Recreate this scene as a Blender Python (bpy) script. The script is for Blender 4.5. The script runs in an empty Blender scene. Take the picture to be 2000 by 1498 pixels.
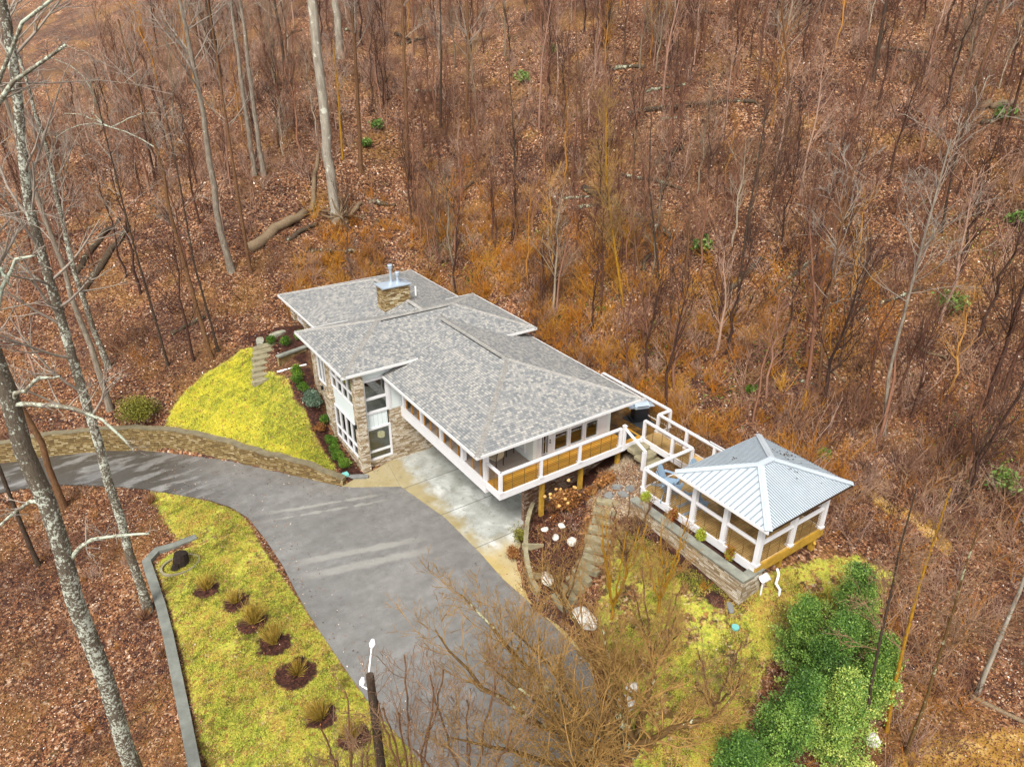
import bpy, bmesh, math, random
import numpy as np
from mathutils import Vector, Matrix
S = bpy.context.scene
COL = S.collection
# ---------------------------------------------------------------- camera, sky, sun, exposure
cam_data = bpy.data.cameras.new("camera"); cam = bpy.data.objects.new("camera", cam_data); COL.objects.link(cam)
cam_data.sensor_width = 36.0; cam_data.lens = 36.0 * 1354.1 / 2000.0
cam_data.clip_start = 0.1; cam_data.clip_end = 800.0
_p, _y, _r = [math.radians(a) for a in (26.83, 55.55, 0.39)]
_f = Vector((math.cos(_y) * math.cos(_p), math.sin(_y) * math.cos(_p), -math.sin(_p)))
_rt = Vector((math.sin(_y), -math.cos(_y), 0)); _up = _rt.cross(_f)
_r2 = _rt * math.cos(_r) + _up * math.sin(_r); _u2 = -_rt * math.sin(_r) + _up * math.cos(_r)
_m = Matrix((( _r2.x, _u2.x, -_f.x), (_r2.y, _u2.y, -_f.y), (_r2.z, _u2.z, -_f.z))).to_4x4()
_m.translation = Vector((-10.67, -29.18, 20.55)); cam.matrix_world = _m
S.camera = cam
SUN_EL, SUN_AZ = 52.0, 222.0            # high soft light from behind and left of the camera
w = bpy.data.worlds.new("World"); S.world = w; w.use_nodes = True
nt = w.node_tree; bg = nt.nodes["Background"]; sky = nt.nodes.new("ShaderNodeTexSky")
sky.sky_type = 'NISHITA'; sky.sun_disc = False; sky.sun_elevation = math.radians(SUN_EL); sky.sun_rotation = math.radians(90 - SUN_AZ)
sky.dust_density = 4.0; sky.air_density = 1.2
hs = nt.nodes.new("ShaderNodeHueSaturation"); hs.inputs["Saturation"].default_value = 0.08    # an overcast, nearly grey sky
nt.links.new(sky.outputs[0], hs.inputs["Color"]); nt.links.new(hs.outputs[0], bg.inputs[0]); bg.inputs[1].default_value = 0.15
sl = bpy.data.lights.new("sun", 'SUN'); sl.energy = 2.0; sl.angle = math.radians(16); sl.color = (1.0, 0.95, 0.87)
so = bpy.data.objects.new("sun", sl); COL.objects.link(so)
_sd = Vector((math.cos(math.radians(SUN_AZ)) * math.cos(math.radians(SUN_EL)), math.sin(math.radians(SUN_AZ)) * math.cos(math.radians(SUN_EL)), math.sin(math.radians(SUN_EL))))
so.rotation_euler = _sd.to_track_quat('Z', 'Y').to_euler(); so.location = (0, 0, 60)
S.view_settings.view_transform = 'Standard'; S.view_settings.look = 'None'; S.view_settings.gamma = 1.0; S.view_settings.exposure = 0.78
S.cycles.max_bounces = 6; S.cycles.diffuse_bounces = 3; S.cycles.glossy_bounces = 3; S.cycles.transmission_bounces = 6; S.cycles.transparent_max_bounces = 8
import math, random
import numpy as np
RND = random.Random(7)
NP = np.random.default_rng(11)
R = math.radians
CAM = np.array([-10.67, -29.18, 20.55])
NF = np.array([math.cos(R(55.55)), math.sin(R(55.55))])      # horizontal heading of the view
NR = np.array([NF[1], -NF[0]])

# ---------------------------------------------------------------- terrain heights
DRIVE = [(-40.0, 13.2), (-26.0, 12.9), (-15.61, 11.59), (-13.31, 10.96), (-10.96, 10.01), (-8.64, 8.46), (-5.42, 5.09), (-3.31, 2.22),
         (-1.4, -0.4), (0.7, -0.1), (1.5, 0.3), (7.0, 0.3), (7.0, -7.8), (4.7, -7.9), (3.9, -8.9), (2.95, -9.6), (2.1, -11.4), (1.75, -12.6), (2.0, -14.0), (1.95, -15.9),
         (1.1, -17.4), (0.0, -19.2), (-1.2, -21.5), (-2.4, -26.0), (-4.2, -26.0), (-4.5, -21.0), (-4.85, -17.5), (-5.05, -15.3), (-5.4, -13.4),
         (-5.55, -11.6), (-5.65, -9.8), (-5.75, -7.8), (-5.75, -6.2), (-5.7, -4.6), (-5.8, -2.4), (-6.0, -0.4), (-6.5, 1.0), (-7.2, 2.1),
         (-8.3, 3.4), (-9.5, 4.7), (-10.6, 5.7), (-12.2, 7.0), (-13.8, 8.1), (-15.66, 8.5), (-26.0, 9.4), (-40.0, 9.6)]
FOOT = [(0.1, 0.35), (4.9, 0.35), (4.9, -7.6), (9.5, -7.6), (9.8, 5.4), (9.9, 13.7), (1.8, 13.7), (1.8, 6.2), (0.3, 6.0)]

def ctrl():
    P = [(-3, -3, 0), (0, -5, 0), (-2, -10, 0), (-3, -16, 0), (-2.5, -22, 0), (-8, 6, 0), (-13, 9.2, 0.0), (-16, 10, 0), (-26, 11, 0), (2.5, -3, 0),
         (-0.3, 0, .1), (-.3, 1.8, .3), (-0.3, 3.6, .55), (-0.3, 5, 1.7), (-0.3, 6.4, 3.0), (-0.4, 9, 3.45), (0, 13, 3.8), (3, 4, .2), (8, -4, .4), (3, 1, 0),
         (-1.5, .1, .25), (-3.0, 2.9, .65), (-5.0, 5.6, 1.0), (-7.9, 8.9, 1.3), (-11, 10.7, 1.3), (-13.5, 11.6, 1.2), (-16, 12.2, 1.1), (-26, 13.6, 1.0),
         (-3.0, 6.0, 1.7), (-1.6, 3.2, .75), (-1.8, 8.0, 2.7), (-3.6, 9.5, 2.5), (-1.7, 11.2, 3.1), (-5.2, 12.0, 2.5), (-7.0, 10.5, 1.7),
         (-6.3, -5, .02), (-6.2, -10, .02), (-5.8, -15, .02), (-8.5, -5, 0), (-9.5, -1.3, 0), (-10.0, -5, 0), (-10.3, -10, 0), (-8, 1.2, 0), (-9, -14, -.1),
         (-11.6, -1, -.3), (-11.6, -6, -.55), (-11.8, -12, -.7), (-14, 3, -.25), (-18, 5, -.2), (-15, -5, -1.0), (-20, -8, -1.6), (-15, -14, -1.4), (-28, 4, -.8), (-30, -10, -2.5), (-12, -20, -1.2),
         (2.2, -16.5, .08), (1.6, -18.5, .1), (3.0, -14.0, .4), (2.6, -12.5, .45), (3.2, -11, .7), (4.4, -9.2, .75), (5.1, -8.7, .7), (7.3, -8.7, 1.25), (9.4, -9.4, 2.1),
         (4.4, -12.4, 1.25), (6.0, -11.3, 2.1), (7.4, -10.5, 2.35), (9.5, -10.3, 2.35), (7.0, -12.5, 2.2), (6.6, -14.5, 1.9), (6.9, -17.5, 1.7), (5.0, -16, 1.2), (4.0, -18.5, .8),
         (5.8, -20.5, .7), (8.3, -18.6, 1.7), (12.2, -18.4, 1.9), (10, -16, 2.3), (12.6, -14.5, 2.4), (12.9, -10.5, 2.7), (12.6, -6, 3.0), (11.5, -11, 2.45), (9.5, -20, 1.2), (8.5, -23, .6), (4.5, -24, .3), (2, -28, 0), (13, -20.5, 1.4),
         (16, -25, .9), (-6, -30, -1), (14, -34, .3), (24, -34, .8), (-24, -32, -3)]
    toe = [(-70, 52, .8, .30), (-45, 45, 1.2, .31), (-30, 39, 1.3, .33), (-19.5, 36, 2.2, .36), (-15.2, 43.0, 3.9, .40), (-7.0, 48.0, 3.7, .43), (-1.2, 42.2, 3.4, .44),
           (3.4, 37.8, 3.1, .44), (8.2, 31.4, 3.0, .45), (12.3, 26.8, 2.5, .44), (20, 23, 1.6, .43), (30, 21, 1.4, .42), (48, 18, 1.0, .42), (75, 14, .6, .42)]
    for l, d, z, s in toe:
        for t in (0, 4, 14, 30, 55, 90, 150):
            zz = z + (.58 if -16 < l < 14 else s) * min(t, 4) + s * max(0, t - 4)
            dd = d + t
            p = CAM[:2] + NF * dd + NR * l * (1 + t / 90.0)
            P.append((p[0], p[1], zz))
    return np.array(P, float)
_C = ctrl()
def _phi(r2): return 0.5 * r2 * np.log(r2 + 1e-9)
def _fit():
    n = len(_C); X = _C[:, :2] / 20.0
    K = _phi(((X[:, None] - X[None]) ** 2).sum(-1)) + np.eye(n) * 0.0015
    P = np.c_[np.ones(n), X]; A = np.zeros((n + 3, n + 3)); A[:n, :n] = K; A[:n, n:] = P; A[n:, :n] = P.T
    return X, np.linalg.solve(A, np.r_[_C[:, 2], 0, 0, 0])
_X, _W = _fit()
def sdf(poly, xy):
    """signed distance to a polygon, negative inside"""
    p = np.asarray(poly, float); xy = np.atleast_2d(xy); best = np.full(len(xy), 1e9); ins = np.zeros(len(xy), bool)
    for i in range(len(p)):
        a, b = p[i], p[(i + 1) % len(p)]; e = b - a; w = xy - a
        t = np.clip((w @ e) / (e @ e + 1e-12), 0, 1); dd = w - t[:, None] * e
        best = np.minimum(best, (dd ** 2).sum(1))
        if a[1] != b[1]:
            c = (a[1] > xy[:, 1]) != (b[1] > xy[:, 1])
            ins ^= c & (xy[:, 0] < (b[0] - a[0]) * (xy[:, 1] - a[1]) / (b[1] - a[1]) + a[0])
    return np.sqrt(best) * np.where(ins, -1, 1)
def smooth_noise(xy, s, seed):
    k = np.array([[1.3, .7], [-.6, 1.5], [1.9, -1.1], [.3, 2.3]]) / s
    return sum(np.sin(xy @ k[i] + seed * (i + 1.7)) for i in range(4)) / 4
def height(xy):
    xy = np.atleast_2d(np.asarray(xy, float)); out = np.empty(len(xy))
    for s in range(0, len(xy), 20000):
        q = xy[s:s + 20000]; Xq = q / 20.0
        z = _phi(((Xq[:, None] - _X[None]) ** 2).sum(-1)) @ _W[:-3] + _W[-3] + Xq @ _W[-2:]
        dep = (q - CAM[:2]) @ NF
        z = z + np.clip((dep - 30) / 25, 0, 1) * (.55 * smooth_noise(q, 7.0, 1.0) + .22 * smooth_noise(q, 2.3, 2.0))
        dd = sdf(DRIVE, q); k = np.clip((dd - .02) / .3, 0, 1)
        z = np.where(k < 1, -.06 * (1 - k) + z * k, z)
        fd = sdf(FOOT, q); z = np.where(fd < 0, np.minimum(z, -.2), z)
        out[s:s + 20000] = z
    return out
def gz(x, y): return float(height([(x, y)])[0])

# ---- outlines on the ground, trunks and logs in world metres
LAWN_UP = [(-1.27, -0.01), (-2.26, 1.93), (-4.2, 4.17), (-6.13, 6.93), (-7.79, 8.62), (-7.19, 9.63), (-6.23, 10.63), (-4.86, 11.32), (-3.23, 11.65), (-2.48, 12.04), (-1.66, 11.64), (-1.9, 10.38), (-2.5, 9.22), (-1.62, 8.33), (-1.32, 7.5), (-1.23, 6.92), (-1.27, 6.28), (-1.37, 5.77), (-1.06, 5.09), (-1.09, 4.31), (-1.1, 3.36), (-1.1, 2.43), (-1.03, 1.33), (-1.18, 0.76), (-1.52, 0.3)]
LAWN_LOW = [(-9.4, 5.02), (-8.15, 3.35), (-6.97, 1.61), (-6.27, 0.35), (-6.1, -1.35), (-6.11, -2.84), (-6.0, -4.91), (-5.83, -6.68), (-5.72, -8.88), (-5.61, -10.85), (-5.52, -11.49), (-5.21, -13.58), (-5.02, -14.84), (-4.94, -15.44), (-5.01, -16.93), (-5.35, -18.47), (-10.7, -14.58), (-10.67, -12.07), (-10.52, -10.18), (-10.28, -5.96), (-10.24, -3.48), (-10.17, -1.28), (-9.64, -1.13), (-8.44, -1.11), (-9.11, -0.02), (-9.33, 2.18), (-9.47, 3.93)]
LAWN_RIGHT = [(6.34, -12.63), (6.79, -13.54), (7.32, -17.91), (9.12, -17.86), (11.23, -18.2), (13.41, -19.08), (13.91, -20.59), (11.77, -20.62), (9.68, -19.85), (6.59, -20.0), (4.51, -20.88), (2.46, -22.21), (0.02, -20.81), (0.85, -18.88), (2.36, -16.26), (3.33, -14.65), (4.96, -13.46)]
BED_HOUSE = [(-1.46, 0.07), (-1.52, 0.3), (-1.18, 0.76), (-1.03, 1.33), (-1.1, 2.43), (-1.1, 3.36), (-1.09, 4.31), (-1.06, 5.09), (-1.37, 5.77), (-1.27, 6.28), (-1.23, 6.92), (0.05, 7.44), (0.03, 6.47), (-0.28, 3.74), (-0.07, -0.15), (-0.77, -0.48)]
BED_GARDEN = [(5.94, -6.82), (8.71, -5.74), (10.38, -8.02), (8.51, -9.37), (6.26, -10.56), (4.99, -11.44), (4.14, -12.52), (2.79, -12.92), (2.22, -12.74), (2.32, -11.83), (2.75, -10.64), (4.26, -8.5)]
BED_STEPS = [(1.85, 12.4), (0.05, 7.44), (-1.16, 10.2), (-1.69, 11.54), (-2.14, 13.13), (-0.61, 12.82)]
GRAVEL = [(7.11, -9.22), (8.64, -8.88), (10.39, -8.44), (11.13, -10.38), (9.37, -10.81), (7.65, -11.97), (7.18, -12.49), (6.51, -12.11), (6.14, -10.71)]
BED_WALL = [(6.51, -12.11), (7.18, -12.49), (7.45, -17.85), (7.59, -18.17), (6.98, -18.22), (6.47, -17.58), (6.31, -15.21), (6.34, -12.79)]
DIRT = [(6.01, -24.31), (7.39, -24.48), (8.32, -24.62), (9.14, -24.67), (10.0, -25.37), (10.99, -25.84), (12.78, -27.19), (10.37, -28.75), (4.29, -24.57)]
DIRT_TRAIL = [(16.72, -16.85), (16.97, -17.2), (17.02, -18.18), (17.61, -19.03), (17.9, -19.8), (17.27, -20.86), (16.71, -20.95), (16.81, -20.0), (17.07, -19.13), (16.48, -18.29), (16.56, -17.23)]
TR_a = (0.39, [(8.09, 21.95, 7.64), (7.98, 22.03, 12.59), (8.08, 21.96, 17.73), (8.0, 22.01, 22.42)])
TR_b = (0.47, [(18.88, 45.35, 18.21), (18.96, 45.3, 21.09), (18.95, 45.3, 23.34)])
TR_c = (0.20, [(4.37, 29.15, 10.33), (4.45, 29.1, 15.71), (4.57, 29.02, 22.04)])
TR_d = (0.20, [(4.93, 28.57, 10.32), (4.98, 28.53, 16.44), (5.14, 28.43, 22.52)])
TR_e = (0.24, [(15.69, 24.82, 9.53), (15.89, 24.69, 17.42), (15.98, 24.63, 22.7)])
TR_f = (0.19, [(12.39, 26.79, 10.17), (12.67, 26.6, 17.41), (12.77, 26.53, 22.67)])
TR_g = (0.13, [(11.52, 28.41, 11.01), (11.63, 28.33, 14.3), (11.67, 28.31, 17.35)])
TR_h = (0.23, [(-0.6, 19.6, 5.81), (-0.85, 19.77, 9.16), (-0.74, 19.69, 13.57), (-0.57, 19.57, 16.31), (-0.68, 19.65, 18.9), (-0.72, 19.68, 21.35)])
TR_i = (0.12, [(0.44, 18.8, 5.73), (0.43, 18.8, 10.37), (0.48, 18.77, 14.83), (0.57, 18.7, 18.91)])
TR_j = (0.14, [(-4.13, 12.37, 2.91), (-4.43, 12.58, 7.22), (-4.57, 12.67, 10.2), (-4.7, 12.76, 12.09), (-4.55, 12.66, 14.38), (-4.7, 12.76, 15.15)])
TR_k = (0.08, [(-3.63, 12.7, 3.1), (-3.96, 12.93, 8.87), (-3.89, 12.88, 11.41), (-3.85, 12.85, 13.89)])
TR_l = (0.09, [(-6.46, 13.2, 2.71), (-6.58, 13.27, 6.0), (-6.67, 13.34, 8.03), (-6.71, 13.37, 10.56), (-6.76, 13.4, 12.22), (-6.78, 13.41, 14.85)])
TR_A = (0.18, [(-10.96, -3.95, -0.21), (-10.96, -3.95, 2.0), (-10.95, -3.96, 4.15), (-10.99, -3.93, 6.14), (-10.87, -4.02, 7.99), (-10.9, -3.99, 9.34), (-10.9, -4.0, 10.61), (-10.87, -4.01, 12.13), (-10.86, -4.02, 13.84), (-10.79, -4.07, 15.16), (-10.8, -4.06, 15.92), (-10.43, -4.31, 18.21), (-10.33, -4.38, 19.01), (-10.12, -4.53, 20.15)])
TR_B = (0.17, [(-9.41, 15.42, 2.47), (-9.62, 15.56, 4.4), (-9.69, 15.61, 5.69), (-9.7, 15.62, 7.55), (-9.81, 15.69, 8.75), (-9.68, 15.61, 10.49), (-9.57, 15.53, 12.7), (-9.41, 15.42, 15.18), (-9.48, 15.47, 17.75)])
TR_Cc = (0.20, [(-10.04, 11.31, 1.68), (-10.01, 11.3, 4.82), (-10.34, 11.52, 7.73), (-10.24, 11.45, 10.0), (-10.43, 11.58, 12.32)])
TR_D = (0.25, [(-12.39, -12.92, -0.88), (-12.34, -12.95, 2.33), (-12.23, -13.03, 6.34), (-12.2, -13.05, 7.91), (-12.11, -13.11, 10.41), (-12.1, -13.12, 12.33), (-12.13, -13.09, 13.58), (-12.12, -13.1, 14.74)])
TR_E = (0.16, [(-13.19, 6.11, -0.43), (-13.26, 6.16, 1.39), (-13.14, 6.08, 3.68), (-13.56, 6.37, 5.47), (-13.52, 6.34, 7.62)])
TR_F = (0.10, [(-14.43, 1.74, -0.29), (-14.5, 1.79, 2.02), (-14.5, 1.79, 4.4), (-14.52, 1.8, 5.82)])
TR_G = (0.11, [(17.2, -0.5, 5.92), (16.69, -0.15, 8.37), (16.32, 0.11, 10.48), (16.07, 0.27, 12.22), (15.87, 0.41, 13.34)])
TR_H = (0.10, [(19.73, -15.95, 3.74), (19.21, -15.59, 7.08), (19.18, -15.57, 9.85), (19.13, -15.54, 11.97), (19.11, -15.53, 13.75)])
TR_I = (0.09, [(19.02, -12.7, 4.84), (18.6, -12.41, 8.47), (18.56, -12.39, 10.36), (18.45, -12.31, 12.59)])
TR_P = (0.06, [(6.55, -23.77, 0.41), (6.09, -23.45, 3.69), (5.94, -23.35, 5.5), (5.85, -23.28, 7.15), (5.71, -23.19, 8.7)])
TR_Q = (0.07, [(7.87, -23.76, 0.49), (7.6, -23.57, 2.42), (7.43, -23.46, 4.71), (7.35, -23.4, 6.25), (7.28, -23.35, 8.38)])
TR_Rr = (0.06, [(7.67, -24.47, 0.43), (7.66, -24.47, 2.51), (7.54, -24.39, 4.54), (7.46, -24.33, 6.28), (7.34, -24.25, 7.75)])
TR_S = (0.09, [(11.54, -24.75, 0.65), (11.47, -24.7, 2.61), (11.43, -24.68, 4.03), (11.4, -24.66, 5.81)])
TR_U = (0.18, [(45.97, 3.72, 17.29), (45.87, 3.79, 19.28), (45.71, 3.9, 22.4)])
TR_V = (0.11, [(32.59, 1.18, 13.29), (32.32, 1.37, 16.23), (32.05, 1.56, 18.55), (31.05, 2.24, 22.48)])
TR_Ww = (0.10, [(19.43, 14.38, 8.93), (19.31, 14.47, 13.72), (19.02, 14.67, 17.8)])
TR_X = (0.14, [(50.96, -1.47, 16.33), (51.13, -1.59, 18.84), (51.31, -1.71, 22.9)])
TR_Y = (0.14, [(21.46, 29.41, 12.81), (21.74, 29.22, 19.09), (21.8, 29.18, 22.97)])
TR_Z = (0.18, [(23.34, 28.02, 13.49), (23.63, 27.82, 19.11), (23.6, 27.84, 22.98)])
TR_AA = (0.09, [(34.53, -9.43, 9.84), (34.14, -9.16, 13.61), (34.12, -9.15, 16.15)])
TR_AB = (0.12, [(23.99, 12.05, 11.48), (23.64, 12.29, 16.12), (23.15, 12.62, 20.71)])
TR_AC = (0.17, [(11.53, 40.87, 15.45), (11.64, 40.79, 19.76), (11.47, 40.91, 23.02)])
TR_AD = (0.33, [(8.08, 58.23, 18.08), (8.07, 58.24, 23.41)])
TR_AE = (0.28, [(7.96, 50.18, 16.43), (7.98, 50.16, 21.44), (8.04, 50.12, 24.89)])
TR_AF = (0.09, [(20.3, -2.27, 7.68), (20.13, -2.16, 11.32), (19.97, -2.04, 13.87)])
TR_AG = (0.09, [(21.68, -5.06, 7.89), (21.59, -5.0, 11.7), (21.64, -5.03, 14.42)])
TR_AH = (0.08, [(17.53, -1.98, 6.06), (16.89, -1.54, 9.0), (16.49, -1.26, 11.33)])
TR_AI = (0.08, [(19.45, -1.05, 7.33), (18.9, -0.67, 10.29), (18.45, -0.36, 12.92)])
LG_L1 = (0.31, (1.04, 20.78, 6.63), (5.99, 22.68, 8.23))
LG_L2 = (0.17, (22.6, 10.27, 10.42), (21.89, 0.64, 9.01))
LG_L3 = (0.21, (-9.5, 25.66, 4.08), (-5.26, 30.61, 6.92))
LG_L4 = (0.18, (-9.59, 28.35, 4.66), (-5.35, 33.63, 7.11))
LG_L5 = (0.09, (22.01, -7.0, 7.53), (27.85, -6.37, 9.29))
LG_L6 = (0.09, (24.94, -10.65, 7.17), (29.53, -11.38, 7.83))
LG_L7 = (0.15, (29.52, 13.68, 14.84), (35.3, 6.02, 15.98))
LG_L8 = (0.15, (11.38, 23.35, 8.31), (13.24, 22.41, 8.1))
LG_L9 = (0.15, (6.5, 22.85, 8.32), (10.29, 30.15, 11.58))
LG_L10 = (0.12, (24.46, 8.59, 11.41), (25.25, 3.39, 11.22))
LG_L11 = (0.08, (15.23, 12.64, 6.06), (17.58, 12.13, 7.53))
LG_L12 = (0.11, (14.68, 20.13, 7.43), (18.95, 19.65, 9.73))
LG_L13 = (0.13, (20.82, 9.17, 9.37), (22.26, 7.05, 10.02))
LG_L14 = (0.08, (21.32, 11.01, 9.7), (22.28, 8.74, 10.18))
LG_L15 = (0.11, (-5.63, 15.81, 3.55), (-3.45, 16.24, 4.14))
LG_L16 = (0.10, (19.31, 0.37, 7.46), (20.8, 1.14, 8.5))
LG_L17 = (0.07, (18.66, -11.73, 5.11), (19.62, -13.14, 4.86))
LG_L18 = (0.04, (20.47, -13.23, 5.09), (20.31, -11.31, 5.79))
LG_L19 = (0.24, (49.73, -2.46, 15.55), (52.21, -3.95, 15.91))
LG_L20 = (0.07, (11.28, -24.57, 0.64), (11.86, -26.23, 0.56))
LG_L21 = (0.08, (25.18, -13.26, 6.24), (25.95, -15.17, 5.69))
LG_L22 = (0.14, (3.73, 20.68, 7.06), (6.45, 21.67, 7.6))
LG_L23 = (0.08, (26.2, -11.05, 7.27), (25.08, -9.21, 7.68))
LG_L24 = (0.16, (8.41, 21.57, 7.36), (10.73, 23.37, 8.3))
LG_L25 = (0.14, (22.76, 36.69, 15.32), (24.61, 34.88, 15.46))
PT_RHODO = [(28.7, -13.46, 6.92), (21.95, -1.83, 8.55), (49.58, -4.92, 14.7), (38.74, -11.67, 10.21), (16.56, -15.02, 2.95), (21.44, -20.51, 2.55), (16.43, 32.19, 12.62), (6.02, 40.85, 13.27), (14.47, 29.68, 11.53), (28.92, 27.21, 16.34), (33.0, 28.45, 18.6)]
BT_LIMBS = [[(0.13, -19.58, 0.9), (-1.14, -18.42, 2.2), (-1.95, -16.57, 3.6), (-2.75, -14.91, 5.0)], [(0.0, -19.6, 0.9), (-2.09, -18.4, 2.2), (-3.35, -17.01, 3.4), (-4.02, -15.57, 4.8)], [(0.47, -19.53, 0.7), (-1.11, -19.62, 1.8), (-1.7, -18.62, 2.6), (-2.52, -17.46, 3.4), (-3.0, -16.76, 4.0)], [(0.64, -19.2, 0.8), (0.5, -18.74, 1.6), (0.73, -17.82, 2.4), (0.81, -16.17, 3.2), (0.64, -14.66, 3.7)], [(0.51, -19.33, 0.8), (-0.62, -19.04, 1.8), (-1.0, -18.46, 2.6), (-1.04, -17.47, 3.2), (-1.71, -16.21, 4.0)], [(0.68, -19.19, 1.0), (0.58, -18.95, 2.0), (0.4, -18.41, 3.4), (0.33, -18.02, 4.6)], [(0.95, -19.37, 1.0), (1.08, -19.51, 2.0), (1.51, -19.29, 3.3), (2.67, -18.86, 4.4)], [(0.84, -19.85, 0.9), (1.44, -20.43, 1.8), (2.18, -21.24, 2.6), (3.18, -21.2, 3.4)], [(-0.07, -19.57, 0.8), (-2.11, -19.45, 1.6), (-3.62, -18.51, 2.6), (-4.85, -17.82, 3.2)], [(-0.05, -19.78, 0.8), (-2.25, -20.09, 1.6), (-4.2, -19.88, 2.6), (-5.42, -19.35, 3.4)]]
D_LIMBS = [[(-12.14, -13.09, 13.68), (-11.83, -13.31, 13.75), (-11.32, -13.65, 13.71), (-10.93, -13.92, 13.53), (-10.52, -14.2, 13.21), (-10.23, -14.4, 12.61)], [(-12.11, -13.11, 9.51), (-11.85, -13.29, 9.89), (-11.49, -13.54, 10.19), (-10.98, -13.89, 10.36), (-10.38, -14.3, 10.4)], [(-12.02, -13.18, 11.19), (-12.37, -12.93, 11.26), (-12.79, -12.65, 10.93), (-13.22, -12.35, 10.54)], [(-12.12, -13.11, 14.74), (-11.95, -13.22, 16.62), (-11.27, -13.69, 18.63), (-10.59, -14.15, 19.93), (-10.26, -14.38, 20.42), (-9.68, -14.78, 20.95), (-9.33, -15.02, 21.18)], [(-11.27, -13.69, 18.63), (-10.71, -14.07, 19.5), (-10.24, -14.4, 19.97), (-9.6, -14.84, 20.33)], [(-12.13, -13.1, 14.85), (-11.46, -13.56, 16.43), (-11.2, -13.74, 16.82), (-10.88, -13.95, 16.83)], [(-11.67, -13.41, 16.23), (-11.48, -13.54, 16.63), (-11.43, -13.58, 16.23)], [(-12.13, -13.1, 13.58), (-11.87, -13.28, 13.94), (-11.53, -13.51, 14.27), (-11.1, -13.81, 14.35)]]
J_LIMBS = [[(-4.71, 12.77, 15.07), (-5.42, 13.25, 15.65), (-6.43, 13.95, 16.07), (-7.16, 14.45, 16.22), (-8.07, 15.07, 16.06), (-8.91, 15.65, 15.5)], [(-6.43, 13.95, 16.07), (-6.91, 14.27, 16.39), (-7.71, 14.82, 16.71), (-8.25, 15.2, 16.7)], [(-6.36, 13.9, 16.07), (-5.71, 13.45, 16.4), (-5.1, 13.03, 16.73), (-4.33, 12.51, 16.78)], [(-6.71, 14.14, 16.27), (-7.01, 14.35, 16.71), (-6.76, 14.18, 17.74), (-6.99, 14.33, 18.45), (-7.58, 14.74, 19.1), (-8.35, 15.27, 19.37)]]
# ---------------------------------------------------------------- object helpers
def setp(o, label=None, cat=None, group=None, kind=None):
    if label: o["label"] = label
    if cat: o["category"] = cat
    if group: o["group"] = group
    if kind: o["kind"] = kind
    return o
def thing(name, label, cat, loc=(0, 0, 0), rz=0.0, group=None):
    o = bpy.data.objects.new(name, None); COL.objects.link(o); o.location = loc; o.rotation_euler = (0, 0, rz); o.empty_display_size = .2
    return setp(o, label, cat, group)
def nmesh(name, V, F, attrs=None, smooth=False):
    """mesh from numpy arrays; F is (n,3) or (n,4)"""
    me = bpy.data.meshes.new(name); V = np.asarray(V, np.float32); F = np.asarray(F, np.int32)
    me.vertices.add(len(V)); me.vertices.foreach_set("co", V.ravel())
    k = F.shape[1]; me.loops.add(F.size); me.loops.foreach_set("vertex_index", F.ravel())
    me.polygons.add(len(F)); me.polygons.foreach_set("loop_start", np.arange(0, F.size, k, dtype=np.int32))
    try: me.polygons.foreach_set("loop_total", np.full(len(F), k, np.int32))
    except Exception: pass
    if smooth: me.polygons.foreach_set("use_smooth", np.ones(len(F), bool))
    me.update(calc_edges=True)
    for a, v in (attrs or {}).items():
        at = me.attributes.new(a, 'FLOAT', 'POINT'); at.data.foreach_set("value", np.asarray(v, np.float32))
    return me
def link(name, me, mat, parent=None, label=None, cat=None, group=None, kind=None, loc=None):
    o = bpy.data.objects.new(name, me); COL.objects.link(o)
    if mat is not None and me is not None and not me.materials: me.materials.append(mat)
    if parent: o.parent = parent
    if loc is not None: o.location = loc
    return setp(o, label, cat, group, kind)
def copy_tree(root, loc=None, rz=None, scale=None, label=None):
    r = root.copy(); COL.objects.link(r)
    if loc is not None: r.location = loc
    if rz is not None: r.rotation_euler = (r.rotation_euler[0], r.rotation_euler[1], rz)
    if scale is not None: r.scale = scale if hasattr(scale, '__len__') else (scale,) * 3
    if label: r["label"] = label
    for ch in list(root.children):
        c = ch.copy(); COL.objects.link(c); c.parent = r
        for g in list(ch.children):
            d = g.copy(); COL.objects.link(d); d.parent = c
    return r
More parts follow.
